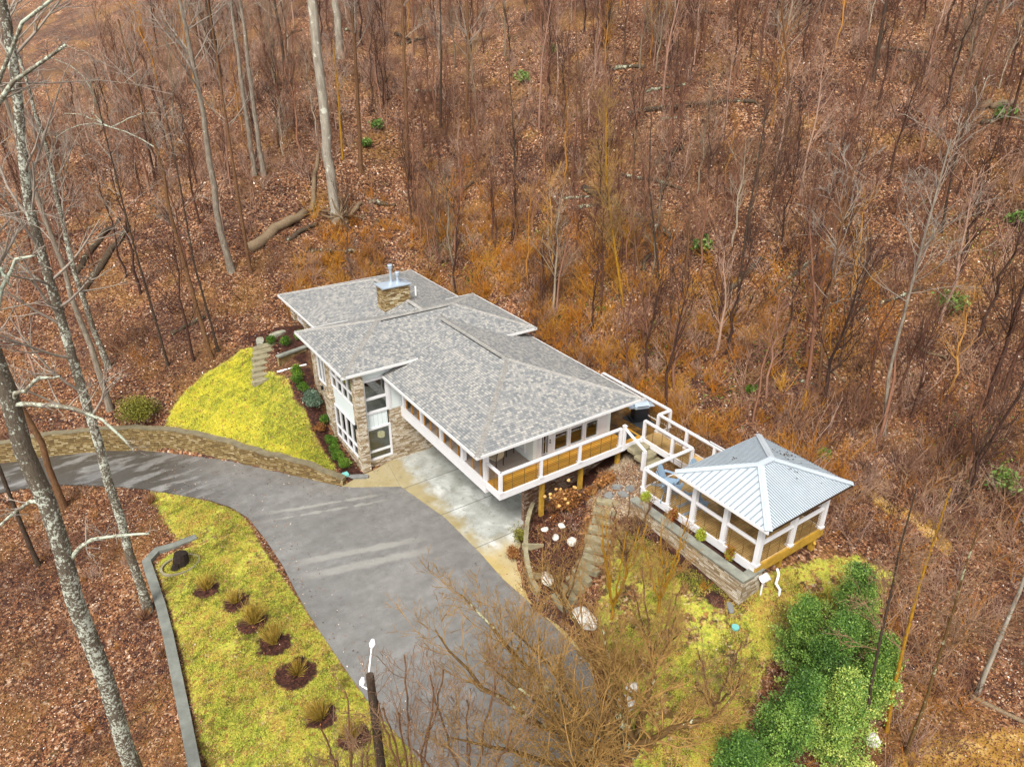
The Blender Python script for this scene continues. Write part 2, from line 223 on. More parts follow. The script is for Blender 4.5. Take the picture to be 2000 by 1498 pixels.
class MB:
    """collects boxes, bars and prisms in world coordinates; build() links them as one mesh"""
    def __init__(s): s.v = []; s.f = []
    def add(s, vs, fs):
        b = len(s.v); s.v += [tuple(v) for v in vs]; s.f += [tuple(b + i for i in f) for f in fs]; return s
    def box(s, x0, y0, z0, x1, y1, z1):
        if x0 > x1: x0, x1 = x1, x0
        if y0 > y1: y0, y1 = y1, y0
        if z0 > z1: z0, z1 = z1, z0
        return s.add([(x0, y0, z0), (x1, y0, z0), (x1, y1, z0), (x0, y1, z0), (x0, y0, z1), (x1, y0, z1), (x1, y1, z1), (x0, y1, z1)],
                     [(0, 3, 2, 1), (4, 5, 6, 7), (0, 1, 5, 4), (1, 2, 6, 5), (2, 3, 7, 6), (3, 0, 4, 7)])
    def bar(s, a, b, w, h, up=(0, 0, 1)):
        """box beam from a to b, w wide (sideways), h high, centred"""
        a = Vector(a); b = Vector(b); d = (b - a).normalized(); u = Vector(up)
        if abs(d.dot(u)) > .98: u = Vector((1, 0, 0))
        sx = d.cross(u).normalized() * (w / 2); sz = sx.cross(d).normalized() * (h / 2)
        return s.add([a - sx - sz, a + sx - sz, a + sx + sz, a - sx + sz, b - sx - sz, b + sx - sz, b + sx + sz, b - sx + sz],
                     [(0, 3, 2, 1), (4, 5, 6, 7), (0, 1, 5, 4), (1, 2, 6, 5), (2, 3, 7, 6), (3, 0, 4, 7)])
    def cyl(s, a, b, r0, r1=None, n=12):
        r1 = r0 if r1 is None else r1
        a = Vector(a); b = Vector(b); d = (b - a).normalized(); u = Vector((0, 0, 1)) if abs(d.z) < .95 else Vector((1, 0, 0))
        x = d.cross(u).normalized(); y = d.cross(x)
        vs = [a + (x * math.cos(t) + y * math.sin(t)) * r0 for t in [2 * math.pi * i / n for i in range(n)]]
        vs += [b + (x * math.cos(t) + y * math.sin(t)) * r1 for t in [2 * math.pi * i / n for i in range(n)]]
        return s.add(vs, [(i, (i + 1) % n, n + (i + 1) % n, n + i) for i in range(n)] + [tuple(range(n - 1, -1, -1)), tuple(range(n, 2 * n))])
    def prism(s, pts, z0, z1, zf=None):
        """vertical prism over a 2-d outline"""
        a = sum(pts[i][0] * pts[(i + 1) % len(pts)][1] - pts[(i + 1) % len(pts)][0] * pts[i][1] for i in range(len(pts)))
        if a < 0: pts = pts[::-1]
        n = len(pts)
        return s.add([(x, y, z0) for x, y in pts] + [(x, y, z1) for x, y in pts],
                     [tuple(range(n - 1, -1, -1)), tuple(range(n, 2 * n))] + [(i, (i + 1) % n, n + (i + 1) % n, n + i) for i in range(n)])
    def quad(s, *p): return s.add(p, [tuple(range(len(p)))])
    def build(s, name, mat, parent=None, bevel=0.0, smooth=False, label=None, cat=None, group=None, kind=None, local=False):
        me = bpy.data.meshes.new(name); me.from_pydata([tuple(v) for v in s.v], [], s.f); me.update()
        bm = bmesh.new(); bm.from_mesh(me)
        if bevel: bmesh.ops.bevel(bm, geom=list(bm.edges), offset=bevel, segments=1, affect='EDGES', clamp_overlap=True)
        bm.normal_update(); uvl = bm.loops.layers.uv.new("uv")
        for f in bm.faces:
            n = f.normal
            t = Vector((1, 0, 0)) if abs(n.z) > .985 else Vector((-n.y, n.x, 0)).normalized()
            b = n.cross(t)
            for l in f.loops: l[uvl].uv = (l.vert.co.dot(t), l.vert.co.dot(b))
            f.smooth = smooth
        bm.to_mesh(me); bm.free()
        o = bpy.data.objects.new(name, me); COL.objects.link(o); me.materials.append(mat)
        if parent:
            o.parent = parent
            if not local:
                root = parent
                off = Vector((0, 0, 0))
                while root is not None: off += root.location; root = root.parent
                me.transform(Matrix.Translation(-off))
        return setp(o, label, cat, group, kind)
# ---------------------------------------------------------------- material helpers
def lin(h):
    if isinstance(h, str):
        h = h.lstrip('#'); c = [int(h[i:i + 2], 16) / 255 for i in (0, 2, 4)]
        return tuple(x / 12.92 if x <= .04045 else ((x + .055) / 1.055) ** 2.4 for x in c) + (1,)
    return tuple(h) + (1,) if len(h) == 3 else tuple(h)
class T:
    def __init__(s, name, rough=.8, spec=.3, metal=0.0):
        s.m = bpy.data.materials.new(name); s.m.use_nodes = True; s.nt = s.m.node_tree; s.b = s.nt.nodes["Principled BSDF"]
        s.b.inputs["Roughness"].default_value = rough; s.b.inputs["Metallic"].default_value = metal; s.b.inputs["Specular IOR Level"].default_value = spec
    def n(s, t, **k):
        nd = s.nt.nodes.new(t)
        for a, v in k.items():
            setattr(nd, a, v)
        return nd
    def i(s, sock, v):
        if isinstance(v, bpy.types.NodeSocket): s.nt.links.new(v, sock)
        elif v is not None:
            if isinstance(v, str): v = lin(v)
            sock.default_value = v
    def pos(s): return s.n("ShaderNodeNewGeometry").outputs["Position"]
    def nz(s): return s.sep(s.n("ShaderNodeNewGeometry").outputs["Normal"])[2]
    def uv(s): return s.n("ShaderNodeUVMap").outputs[0]
    def obj(s): return s.n("ShaderNodeTexCoord").outputs["Object"]
    def orand(s): return s.n("ShaderNodeObjectInfo").outputs["Random"]
    def attr(s, a): return s.n("ShaderNodeAttribute", attribute_name=a).outputs["Fac"]
    def sep(s, v): x = s.n("ShaderNodeSeparateXYZ"); s.i(x.inputs[0], v); return x.outputs
    def comb(s, a, b, c=0.0): x = s.n("ShaderNodeCombineXYZ"); s.i(x.inputs[0], a); s.i(x.inputs[1], b); s.i(x.inputs[2], c); return x.outputs[0]
    def scale(s, v, k): x = s.n("ShaderNodeVectorMath", operation='MULTIPLY'); s.i(x.inputs[0], v); x.inputs[1].default_value = k; return x.outputs[0]
    def noise(s, v, sc, det=3.0, ro=.6, dist=0.0):
        x = s.n("ShaderNodeTexNoise"); s.i(x.inputs["Vector"], v); x.inputs["Scale"].default_value = sc; x.inputs["Detail"].default_value = det
        x.inputs["Roughness"].default_value = ro; x.inputs["Distortion"].default_value = dist; return x.outputs[0]
    def vor(s, v, sc, feat='F1', out="Color", rnd=1.0):
        x = s.n("ShaderNodeTexVoronoi", feature=feat); s.i(x.inputs["Vector"], v); x.inputs["Scale"].default_value = sc; x.inputs["Randomness"].default_value = rnd; return x.outputs[out]
    def white(s, v): x = s.n("ShaderNodeTexWhiteNoise", noise_dimensions='3D'); s.i(x.inputs["Vector"], v); return x.outputs["Value"]
    def m_(s, op, a, b=None, c=None, clamp=False):
        x = s.n("ShaderNodeMath", operation=op, use_clamp=clamp); s.i(x.inputs[0], a)
        if b is not None: s.i(x.inputs[1], b)
        if c is not None: s.i(x.inputs[2], c)
        return x.outputs[0]
    def ramp(s, f, st, interp='LINEAR'):
        x = s.n("ShaderNodeValToRGB"); s.i(x.inputs[0], f); r = x.color_ramp; r.interpolation = interp
        r.elements[0].position, r.elements[0].color = st[0][0], lin(st[0][1]); r.elements[1].position, r.elements[1].color = st[-1][0], lin(st[-1][1])
        for p, c in st[1:-1]: e = r.elements.new(p); e.color = lin(c)
        return x.outputs[0]
    def mix(s, f, a, b, mode='MIX'):
        x = s.n("ShaderNodeMix", data_type='RGBA', blend_type=mode); s.i(x.inputs[0], f); s.i(x.inputs[6], a); s.i(x.inputs[7], b); return x.outputs[2]
    def ss(s, v, lo, hi): x = s.n("ShaderNodeMapRange", interpolation_type='SMOOTHSTEP'); s.i(x.inputs[0], v); x.inputs[1].default_value = lo; x.inputs[2].default_value = hi; return x.outputs[0]
    def bump(s, h, st=.5, d=.02, prev=None):
        x = s.n("ShaderNodeBump"); x.inputs["Strength"].default_value = st; x.inputs["Distance"].default_value = d; s.i(x.inputs["Height"], h)
        if prev is not None: s.i(x.inputs["Normal"], prev)
        return x.outputs[0]
    def out(s, col=None, rough=None, nrm=None):
        if col is not None: s.i(s.b.inputs["Base Color"], col)
        if rough is not None: s.i(s.b.inputs["Roughness"], rough)
        if nrm is not None: s.i(s.b.inputs["Normal"], nrm)
        return s.m
def plain(name, col, rough=.6, var=.12, sc=3.0, metal=0.0, spec=.3, bump=0.0):
    t = T(name, rough, spec, metal); n = t.noise(t.pos(), sc, 4); c = lin(col)
    a = tuple(x * (1 - var) for x in c[:3]) + (1,); b = tuple(min(1, x * (1 + var)) for x in c[:3]) + (1,)
    return t.out(t.ramp(n, [(.3, a[:3]), (.7, b[:3])]), None, t.bump(t.noise(t.pos(), sc * 9, 3), bump, .01) if bump else None)
MAT = {}
def cells(t, w, h, jit=.5):
    """running bond cells in metres: returns random value, row fraction, column fraction"""
    u, v, _ = t.sep(t.uv()); vr = t.m_('DIVIDE', v, h); row = t.m_('FLOOR', vr); off = t.m_('MULTIPLY', t.white(t.comb(row, 3.3, 1.0)), 7.0)
    ur = t.m_('ADD', t.m_('DIVIDE', u, w), off); col = t.m_('FLOOR', ur)
    return t.white(t.comb(col, row, 2.0)), t.m_('FRACT', vr), t.m_('FRACT', ur), t.white(t.comb(row, col, 9.0))
def m_shingle():
    t = T("shingles", .85, .25); r, fv, fu, r2 = cells(t, .14, .12)
    c = t.ramp(r, [(0, '#696c6e'), (.25, '#7b7d7e'), (.5, '#8b8a88'), (.7, '#96948f'), (.85, '#a09d97'), (1, '#ada89f')])
    big = t.noise(t.pos(), .8, 3); c = t.mix(.12, c, t.ramp(big, [(.35, '#77797b'), (.65, '#9a968e')]))
    edge = t.m_('MULTIPLY', t.ss(fv, .0, .28), t.ss(fu, .0, .12)); c = t.mix(edge, t.mix(.75, c, '#303134'), c)  # side joints, and the shadow gap of each course painted into the colour
    g = t.noise(t.pos(), 60, 2); c = t.mix(t.m_('MULTIPLY', g, .3), c, '#58595a')
    h = t.m_('ADD', t.m_('MULTIPLY', t.m_('SUBTRACT', 1.0, fv), .6), t.m_('MULTIPLY', r2, .5))
    return t.out(c, None, t.bump(h, .6, .02))
def m_ledge(name, ramp, w=.26, h=.075):
    t = T(name, .85, .2); r, fv, fu, r2 = cells(t, w, h)
    c = t.ramp(r, ramp); n = t.noise(t.pos(), 14, 4); c = t.mix(t.m_('MULTIPLY', n, .35), c, '#7c6548')
    big = t.noise(t.pos(), 1.1, 2); c = t.mix(t.m_('MULTIPLY', t.ss(big, .45, .7), .35), c, '#7a5f3c')
    e = t.m_('MULTIPLY', t.ss(fv, 0, .2), t.m_('MULTIPLY', t.ss(fu, 0, .06), t.m_('SUBTRACT', 1.0, t.ss(fv, .86, 1.0)))); c = t.mix(e, '#3a3128', c)
    return t.out(c, None, t.bump(t.m_('ADD', t.m_('MULTIPLY', e, .7), t.m_('MULTIPLY', r2, .9)), .9, .05))
def m_boards(name, a, b, w=.14, dark='#2a1a0c', wet=.35, stain=None, ang=0):
    t = T(name, wet, .4); P = t.sep(t.pos()); u = P[0 if ang == 0 else 1]; o = P[1 if ang == 0 else 0]
    ur = t.m_('DIVIDE', u, w); k = t.m_('FLOOR', ur); f = t.m_('FRACT', ur); r = t.white(t.comb(k, 1.0, 2.0))
    gr = t.noise(t.comb(t.m_('MULTIPLY', u, 9.0), t.m_('MULTIPLY', o, .8), 0.0), 3.0, 4)
    c = t.mix(t.m_('ADD', t.m_('MULTIPLY', r, .5), t.m_('MULTIPLY', gr, .6)), a, b)
    if stain: c = t.mix(t.m_('MULTIPLY', t.ss(t.noise(t.pos(), .9, 4), .42, .62), .85), c, stain)
    e = t.m_('MULTIPLY', t.ss(f, 0, .07), t.m_('SUBTRACT', 1.0, t.ss(f, .93, 1.0))); c = t.mix(e, dark, c)
    return t.out(c, None, t.bump(e, .5, .01))
def m_bark(name, a, b, lichen=None, amt=.5, sc=7.0):
    t = T(name, .9, .15); P = t.obj(); st = t.scale(P, (1, 1, .22)); n = t.noise(st, sc * 3, 5, .7)
    c = t.ramp(n, [(.3, a), (.7, b)])
    if lichen:
        l = t.m_('ADD', t.m_('ADD', t.m_('MULTIPLY', t.noise(P, sc, 4, .75), .7), t.m_('MULTIPLY', t.noise(P, sc * .3, 3), .3)), t.m_('MULTIPLY', t.noise(P, .5, 2), .35)); c = t.mix(t.ss(l, .83 - amt * .15, .86 - amt * .15), c, t.mix(t.noise(P, 9.0), lichen, '#b4b8a8'))
    return t.out(c, None, t.bump(n, .8, .03))
def m_tint(name, ramp, rough=.8, trans=False):
    t = T(name, rough, .25); c = t.ramp(t.attr('tint'), ramp); return t.out(c)
def m_inst(name, ramp, sc=5.0, rough=.85):
    """colour from the object's own random value with fine variation"""
    t = T(name, rough, .2); c = t.ramp(t.m_('ADD', t.m_('MULTIPLY', t.orand(), .75), t.m_('MULTIPLY', t.noise(t.obj(), sc, 3), .3)), ramp); return t.out(c)
def m_glass():
    t = T("window_glass", .04, .5); t.b.inputs["Transmission Weight"].default_value = 0.0
    g = t.n("ShaderNodeBsdfGlossy"); g.inputs["Roughness"].default_value = .02; g.inputs["Color"].default_value = (.9, .92, .9, 1)
    tr = t.n("ShaderNodeBsdfTransparent"); tr.inputs[0].default_value = (.66, .68, .66, 1)
    fr = t.n("ShaderNodeFresnel"); fr.inputs[0].default_value = 1.5
    mx = t.n("ShaderNodeMixShader"); t.i(mx.inputs[0], t.m_('ADD', fr.outputs[0], .09, clamp=True)); t.nt.links.new(tr.outputs[0], mx.inputs[1]); t.nt.links.new(g.outputs[0], mx.inputs[2])
    t.nt.links.new(mx.outputs[0], t.nt.nodes["Material Output"].inputs[0]); return t.m
def m_asphalt():
    t = T("asphalt", .5, .5); P = t.pos(); fine = t.noise(P, 45, 3); mid = t.noise(P, 2.2, 5, .65); st = t.noise(t.scale(P, (.35, 1.3, 1)), .55, 4, .6, .6)
    c = t.ramp(t.m_('ADD', t.m_('MULTIPLY', mid, .5), t.m_('MULTIPLY', st, .5)), [(.36, '#6a6865'), (.5, '#787673'), (.64, '#888683')])
    c = t.mix(t.m_('MULTIPLY', t.ss(t.noise(P, 34, 3, .8), .5, .65), .5), c, '#504d48')
    c = t.mix(t.m_('MULTIPLY', t.ss(t.noise(P, .45, 3), .56, .72), .25), c, '#55514b')
    x, y, _ = t.sep(P)                                            # pale tyre sweeps across the turning area
    for k, (y0, sl, wd) in enumerate(((-2.2, -.32, .16), (-2.75, -.30, .1), (-7.2, -.28, .35), (-6.3, -.30, .28))):
        d = t.m_('ABSOLUTE', t.m_('SUBTRACT', y, t.m_('ADD', t.m_('MULTIPLY', x, sl), y0 + 0.0)))
        wob = t.m_('ADD', d, t.m_('MULTIPLY', t.m_('SUBTRACT', t.noise(P, 1.5, 3), .5), .5))
        ln = t.m_('MULTIPLY', t.m_('SUBTRACT', 1.0, t.ss(wob, wd * .3, wd)), t.m_('MULTIPLY', t.ss(x, -6.0, -4.0), t.m_('SUBTRACT', 1.0, t.ss(x, -1.2, .8))))
        c = t.mix(t.m_('MULTIPLY', ln, .5), c, '#a5a29a')
    wl = t.m_('MULTIPLY', t.m_('SUBTRACT', 1.0, t.ss(x, -9.0, -5.0)), t.m_('MULTIPLY', t.ss(t.noise(t.scale(P, (.5, 1.6, 1)), .8, 4), .40, .52), .85)); c = t.mix(wl, c, '#3b362f')
    c = t.mix(t.m_('MULTIPLY', fine, .25), c, '#3f3d3a')
    rr = t.ramp(t.noise(P, .6, 3), [(.4, (.22, .22, .22)), (.62, (.6, .6, .6))])
    return t.out(c, rr, t.bump(fine, .35, .01))
def m_concrete():
    t = T("concrete", .6, .35); P = t.pos(); x, y, z = t.sep(P); n = t.noise(P, 1.2, 5, .65); f = t.noise(P, 20, 3)
    c = t.ramp(t.m_('ADD', t.m_('MULTIPLY', n, .8), t.m_('MULTIPLY', f, .2)), [(.35, '#86877f'), (.5, '#9c9e98'), (.65, '#aeb0ab')])
    ed = t.m_('SUBTRACT', 1.0, t.ss(t.m_('ADD', x, t.m_('MULTIPLY', t.m_('SUBTRACT', n, .5), 2.2)), 1.6, 2.7))     # mineral and algae stain along the outer edge
    c = t.mix(t.m_('MULTIPLY', ed, .65), c, t.mix(t.noise(P, 3, 3), '#85702f', '#a89250'))
    yy = t.m_('SUBTRACT', 1.0, t.ss(t.m_('ADD', y, t.m_('MULTIPLY', n, 1.0)), -8.7, -7.4)); c = t.mix(t.m_('MULTIPLY', yy, .7), c, t.mix(t.noise(P, 2, 4), '#9a8345', '#c0ab74'))
    wt = t.ss(t.noise(t.scale(P, (1.0, .75, 1)), .95, 5, .6, .4), .50, .68); band = t.m_('MULTIPLY', t.ss(x, 1.9, 2.6), t.m_('MULTIPLY', t.ss(y, -9.2, -8.4), t.m_('SUBTRACT', 1.0, t.ss(y, -3.2, -2.0))))
    c = t.mix(t.m_('MULTIPLY', t.m_('MULTIPLY', wt, band), .65), c, '#d3d5d2')
    c = t.mix(t.m_('MULTIPLY', t.ss(t.noise(P, 2.6, 4), .6, .68), .45), c, '#6a6459')
    for (ax, v) in ((y, -2.35), (y, -5.3), (y, -8.25)):
        j = t.m_('SUBTRACT', 1.0, t.ss(t.m_('ABSOLUTE', t.m_('SUBTRACT', ax, v)), .012, .03)); c = t.mix(t.m_('MULTIPLY', j, .8), c, '#4a463e')
    return t.out(c, t.ramp(n, [(.4, (.35, .35, .35)), (.6, (.75, .75, .75))]), t.bump(f, .2, .01))
def m_ground():
    t = T("leafy_ground", .85, .2); P = t.pos(); wob = t.m_('MULTIPLY', t.m_('SUBTRACT', t.noise(P, 2.4, 5, .7), .5), 1.1)
    # leaf litter: cell-sized leaves over dark mould
    a = t.sep(t.vor(P, 8.5))[0]; b = t.sep(t.vor(P, 13.0))[1]; big = t.noise(P, .22, 4, .6); mid = t.noise(P, 1.3, 4, .65)
    sel = t.m_('ADD', t.m_('MULTIPLY', a, .62), t.m_('MULTIPLY', b, .38))
    lit = t.ramp(sel, [(.12, '#241715'), (.3, '#432a20'), (.45, '#69442d'), (.58, '#87593a'), (.72, '#a37752'), (.86, '#ba9c80'), (.95, '#cfbdaa')])
    lit = t.mix(t.m_('MULTIPLY', t.ss(mid, .42, .7), .6), lit, '#3c241a'); lit = t.mix(t.m_('MULTIPLY', t.ss(big, .48, .62), .5), lit, '#84602e')
    lit = t.mix(t.m_('MULTIPLY', t.ss(t.noise(P, .5, 4, .7), .6, .72), .35), lit, '#5c5a2c')
    # grass: moss green to yellow
    g = t.m_('ADD', t.m_('MULTIPLY', t.noise(P, .8, 5, .75), .5), t.m_('MULTIPLY', t.noise(P, 7, 4, .75), .5))
    gr = t.ramp(g, [(.34, '#56601f'), (.43, '#828934'), (.51, '#a8a83f'), (.59, '#bcb052'), (.68, '#a88748')])
    yl = t.ramp(g, [(.34, '#555a20'), (.43, '#828430'), (.52, '#aca536'), (.60, '#c2b346'), (.70, '#ad9450')]); gr = t.mix(t.attr('yellow'), gr, yl)
    gr = t.mix(t.m_('MULTIPLY', t.ss(t.noise(P, .8, 4, .65), .5, .66), t.m_('MULTIPLY', t.m_('SUBTRACT', 1.0, t.attr('yellow')), .6)), gr, '#a08040')
    gr = t.mix(t.m_('MULTIPLY', t.m_('MULTIPLY', t.ss(t.m_('ADD', t.noise(P, 1.3, 6, .8), t.m_('MULTIPLY', t.attr('patchy'), .06)), .52, .60), t.m_('ADD', .45, t.m_('MULTIPLY', t.attr('patchy'), .5))), t.m_('SUBTRACT', 1.0, t.attr('yellow'))), gr, lit)
    gr = t.mix(t.m_('MULTIPLY', t.ss(t.noise(P, 22, 3), .54, .66), .6), gr, '#5f581f'); gr = t.mix(t.m_('MULTIPLY', t.ss(t.sep(t.vor(P, 9))[2], .93, .95), .8), gr, '#8a5a34')
    mu = t.ramp(t.m_('ADD', t.m_('MULTIPLY', t.noise(P, 16, 4, .7), .6), t.m_('MULTIPLY', sel, .35)), [(.3, '#20130e'), (.5, '#3a211a'), (.66, '#5c382b'), (.8, '#8d6250')])
    gv = t.ramp(t.sep(t.vor(P, 22))[0], [(0, '#6b5f56'), (.35, '#8d7c6c'), (.6, '#a5875c'), (.85, '#b9a98f'), (1, '#cfc3b2')])
    di = t.ramp(t.noise(P, 1.6, 5, .65), [(.35, '#7c5a26'), (.5, '#9b7534'), (.65, '#b8975c')])
    def k(at, lo=.06, hi=-.10): return t.ss(t.m_('ADD', t.attr(at), wob), lo, hi)
    def kk(at):                      # 1 inside, 0 outside, ragged edge
        return t.m_('SUBTRACT', 1.0, t.ss(t.m_('ADD', t.attr(at), t.m_('MULTIPLY', wob, .8)), -.10, .14))
    lit = t.mix(t.m_('MULTIPLY', t.ss(t.noise(P, .16, 5, .65), .44, .60), .6), lit, '#382522')
    c = lit
    c = t.mix(kk('s_dirt'), c, di); c = t.mix(kk('s_grass'), c, gr); c = t.mix(kk('s_mulch'), c, mu); c = t.mix(kk('s_gravel'), c, gv)
    h = t.m_('ADD', t.m_('MULTIPLY', sel, .7), t.m_('MULTIPLY', t.noise(P, 30, 3), .5))
    return t.out(c, t.ramp(a, [(0, (.45, .45, .45)), (1, (.9, .9, .9))]), t.bump(h, .8, .05))
def m_metalroof():
    t = T("metal_roofing", .38, .5, .2); P = t.pos(); n = t.noise(P, .6, 2); c = t.ramp(n, [(.35, '#adb6bd'), (.65, '#bcc4ca')])
    c = t.mix(t.m_('MULTIPLY', t.ss(t.noise(P, 5, 4, .7), .6, .75), .15), c, '#7c7a74'); return t.out(c)
def build_mats():
    M = MAT
    M['shingle'] = m_shingle(); M['asphalt'] = m_asphalt(); M['concrete'] = m_concrete(); M['ground'] = m_ground(); M['glass'] = m_glass(); M['metalroof'] = m_metalroof()
    M['ledge'] = m_ledge("ledge_stone", [(0, '#8f7b5f'), (.25, '#b39f82'), (.5, '#cbb99d'), (.75, '#ded2bd'), (1, '#ebe5d8')])
    M['ledge_brown'] = m_ledge("brown_ledge_stone", [(0, '#5d4a2f'), (.3, '#8a7048'), (.6, '#ab9468'), (.85, '#c4b48c'), (1, '#d9d0b6')])
    M['brick'] = m_ledge("brick", [(0, '#6e4d3f'), (.35, '#8d6a58'), (.6, '#a58674'), (.85, '#b9a292'), (1, '#cfc2b4')], .2, .075)
    M['fieldstone'] = m_ledge("field_stone", [(0, '#5a4a2c'), (.3, '#715d37'), (.6, '#877246'), (.85, '#9a865c'), (1, '#ac9c78')], .22, .11)
    M['white'] = plain("white_trim", '#d3d1d2', .45, .04, 2); M['greytrim'] = plain("grey_trim", '#c9c7c9', .5, .05, 2)
    M['seam'] = plain('roof_seam', '#868e94', .45, .08)
    t = T("white_siding", .5, .3); u, v, _ = t.sep(t.uv()); f = t.m_('FRACT', t.m_('DIVIDE', v, .15)); c = t.mix(t.ss(f, 0, .10), '#a5b0ae', '#d0d7d5'); M['seam'] = plain('roof_seam', '#7f878d', .45, .08)
    M['siding'] = t.out(c, None, t.bump(f, .4, .02))
    t = T("board_and_batten", .5, .3); u, v, _ = t.sep(t.uv()); f = t.m_('FRACT', t.m_('DIVIDE', u, .24)); c = t.mix(t.ss(f, 0, .12), '#9fabac', '#ced6d6'); M['batten'] = t.out(c, None, t.bump(t.ss(f, 0, .12), .5, .02))
    M['deck'] = m_boards("amber_decking", '#d69a30', '#ae7a20',   .14, '#4a3010', .5, '#a8802c', 1)
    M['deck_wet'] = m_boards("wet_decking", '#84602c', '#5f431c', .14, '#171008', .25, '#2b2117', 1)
    M['deck_tan'] = m_boards("tan_decking", '#cfae74', '#b39058', .14, '#35270f', .4, '#70562f', 1)
    M['timber'] = plain("treated_timber", '#a8822e', .7, .25, 5, bump=.3); M['stud'] = plain("screen_timber", '#a9731c', .6, .2, 5)
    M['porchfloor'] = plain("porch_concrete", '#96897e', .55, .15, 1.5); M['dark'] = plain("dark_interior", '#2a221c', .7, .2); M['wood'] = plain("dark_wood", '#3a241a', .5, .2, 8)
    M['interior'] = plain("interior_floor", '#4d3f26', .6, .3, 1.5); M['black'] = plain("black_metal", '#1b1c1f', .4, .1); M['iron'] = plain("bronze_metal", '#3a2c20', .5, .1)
    M['cable'] = plain("dark_cable", '#6e5530', .4, .1); M['capstone'] = plain("bluestone", '#7f8076', .6, .28, 2.5, bump=.4)
    M['stepstone'] = plain("mossy_stone", '#857d64', .75, .28, 3.0, bump=.6); M['slate'] = plain("grey_slate", '#737472', .5, .25, 3.0, bump=.3)
    M['chairblue'] = plain("blue_grey_paint", '#8298ac', .5, .08); M['mesh'] = plain("beige_fabric", '#b6ab93', .8, .1); M['mat'] = plain("dark_mat", '#2c3034', .7, .2, 8)
    M['galv'] = plain("galvanised_metal", '#b3c0cc', .3, .08, 3, .5); M['pvc'] = plain("white_plastic", '#e8e8ea', .35, .04); M['teal'] = plain("teal_plastic", '#6fb0aa', .4, .08)
    M['rock'] = plain("white_quartz", '#cdc9c0', .75, .2, 3.0, bump=.8); M['greyrock'] = plain("grey_rock", '#8a8878', .8, .3, 4.0, bump=.8); M['ridgecap'] = plain("ridge_shingle", '#8a8782', .85, .22, 4.0, bump=.6)
    M['gutter'] = plain("white_gutter", '#c9c8c6', .45, .06, 2); M['vent'] = plain("dark_vent", '#1f2022', .6, .1)
    t = T("lamp_shade", .8, .2); t.b.inputs["Emission Color"].default_value = lin('#e9d9a0'); t.b.inputs["Emission Strength"].default_value = .8; M['shade'] = t.out('#e9dfbe')
    M['walltop'] = plain("mortar_cap", '#6f6650', .8, .25, 3.0, bump=.5); M['curb'] = plain("old_concrete", '#6c6e67', .7, .22, 2.5, bump=.4)
    M['bark_grey'] = m_bark("grey_bark", '#5a4f43', '#94897a', '#a7a794', .2, 4.0); M['bark_pale'] = m_bark("pale_bark", '#746b5e', '#a39b8c', '#bdb7a8', .5, 2.0)
    M['bark_brown'] = m_bark("brown_bark", '#4a3324', '#7e5e42'); M['bark_lichen'] = m_bark("lichen_bark", '#40382e', '#74695b', '#b9bcae', .90, 15.0)
    M['limb_pale'] = m_bark('pale_lichen_bark', '#5d5548', '#8d8574', '#a9b09a', 1.25, 9.0)
    M['bark_moss'] = m_bark("mossy_bark", '#4a3822', '#6f5532', '#7f7826', .7, 3.0); M['bark_dark'] = m_bark("dark_bark", '#2a221b', '#54463a', '#6c6b4a', .15)
    M['bark_gold'] = m_bark("golden_bark", '#7a5718', '#b08428'); M['log'] = m_bark("rotting_bark", '#2f2620', '#5d5040', '#6f7040', .35, 2.0); M['log_tan'] = m_bark("fallen_trunk_bark", '#5a4a38', '#8b7860')
    M['sap_red'] = m_inst("reddish_twigs", [(0, '#4a3024'), (.35, '#6b4837'), (.7, '#875f4a'), (1, '#957768')])
    M['sap_grey'] = m_inst("grey_twigs", [(0, '#5c4e40'), (.4, '#857561'), (.8, '#a2937f'), (1, '#b5a896')])
    M['sap_dark'] = m_inst("dark_twigs", [(0, '#2a1d17'), (.5, '#46322a'), (1, '#624a3a')]); M['sap_gold'] = m_inst("golden_twigs", [(0, '#865a24'), (.5, '#a8763a'), (1, '#b58c50')])
    M['twig_grey'] = plain("grey_twig_bark", '#8d8276', .85, .3, 2); M['twig_orange'] = plain("orange_twig_bark", '#937240', .8, .35, 1.2); M['twig_rust'] = plain("rust_twig_bark", '#80634a', .8, .35, 1.5)
    M['brush'] = m_tint("brush_twigs", [(0, '#402a21'), (.2, '#634233'), (.4, '#825c47'), (.55, '#977662'), (.7, '#ae9383'), (.8, '#96652c'), (.9, '#b4721f'), (1, '#c2903a')])
    M['leaflit'] = m_tint("fallen_leaves", [(0, '#281817'), (.2, '#4a2d22'), (.42, '#784b31'), (.6, '#986542'), (.75, '#b28760'), (.88, '#ccae94'), (1, '#e8dccf')], .6)
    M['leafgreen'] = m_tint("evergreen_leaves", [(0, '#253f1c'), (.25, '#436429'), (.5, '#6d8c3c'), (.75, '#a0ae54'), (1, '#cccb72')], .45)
    M['leafbox'] = m_tint("boxwood_leaves", [(0, '#223a10'), (.4, '#3d5e18'), (.75, '#618026'), (1, '#8a9c3c')], .5)
    M['leafblue'] = m_tint("conifer_needles", [(0, '#304131'), (.5, '#5b705c'), (1, '#8fa188')], .6); M['leafrho'] = m_tint("rhododendron_leaves", [(0, '#33501d'), (.5, '#5a7a34'), (1, '#8c9c56')], .5)
    M['leafnan'] = m_tint("nandina_leaves", [(0, '#5f1c14'), (.3, '#8b4a1c'), (.6, '#8d8a24'), (1, '#a2b43a')], .5); M['leafrust'] = m_tint("rusty_leaves", [(0, '#56341e'), (.4, '#84552c'), (.8, '#a87844'), (1, '#c49e6c')], .7)
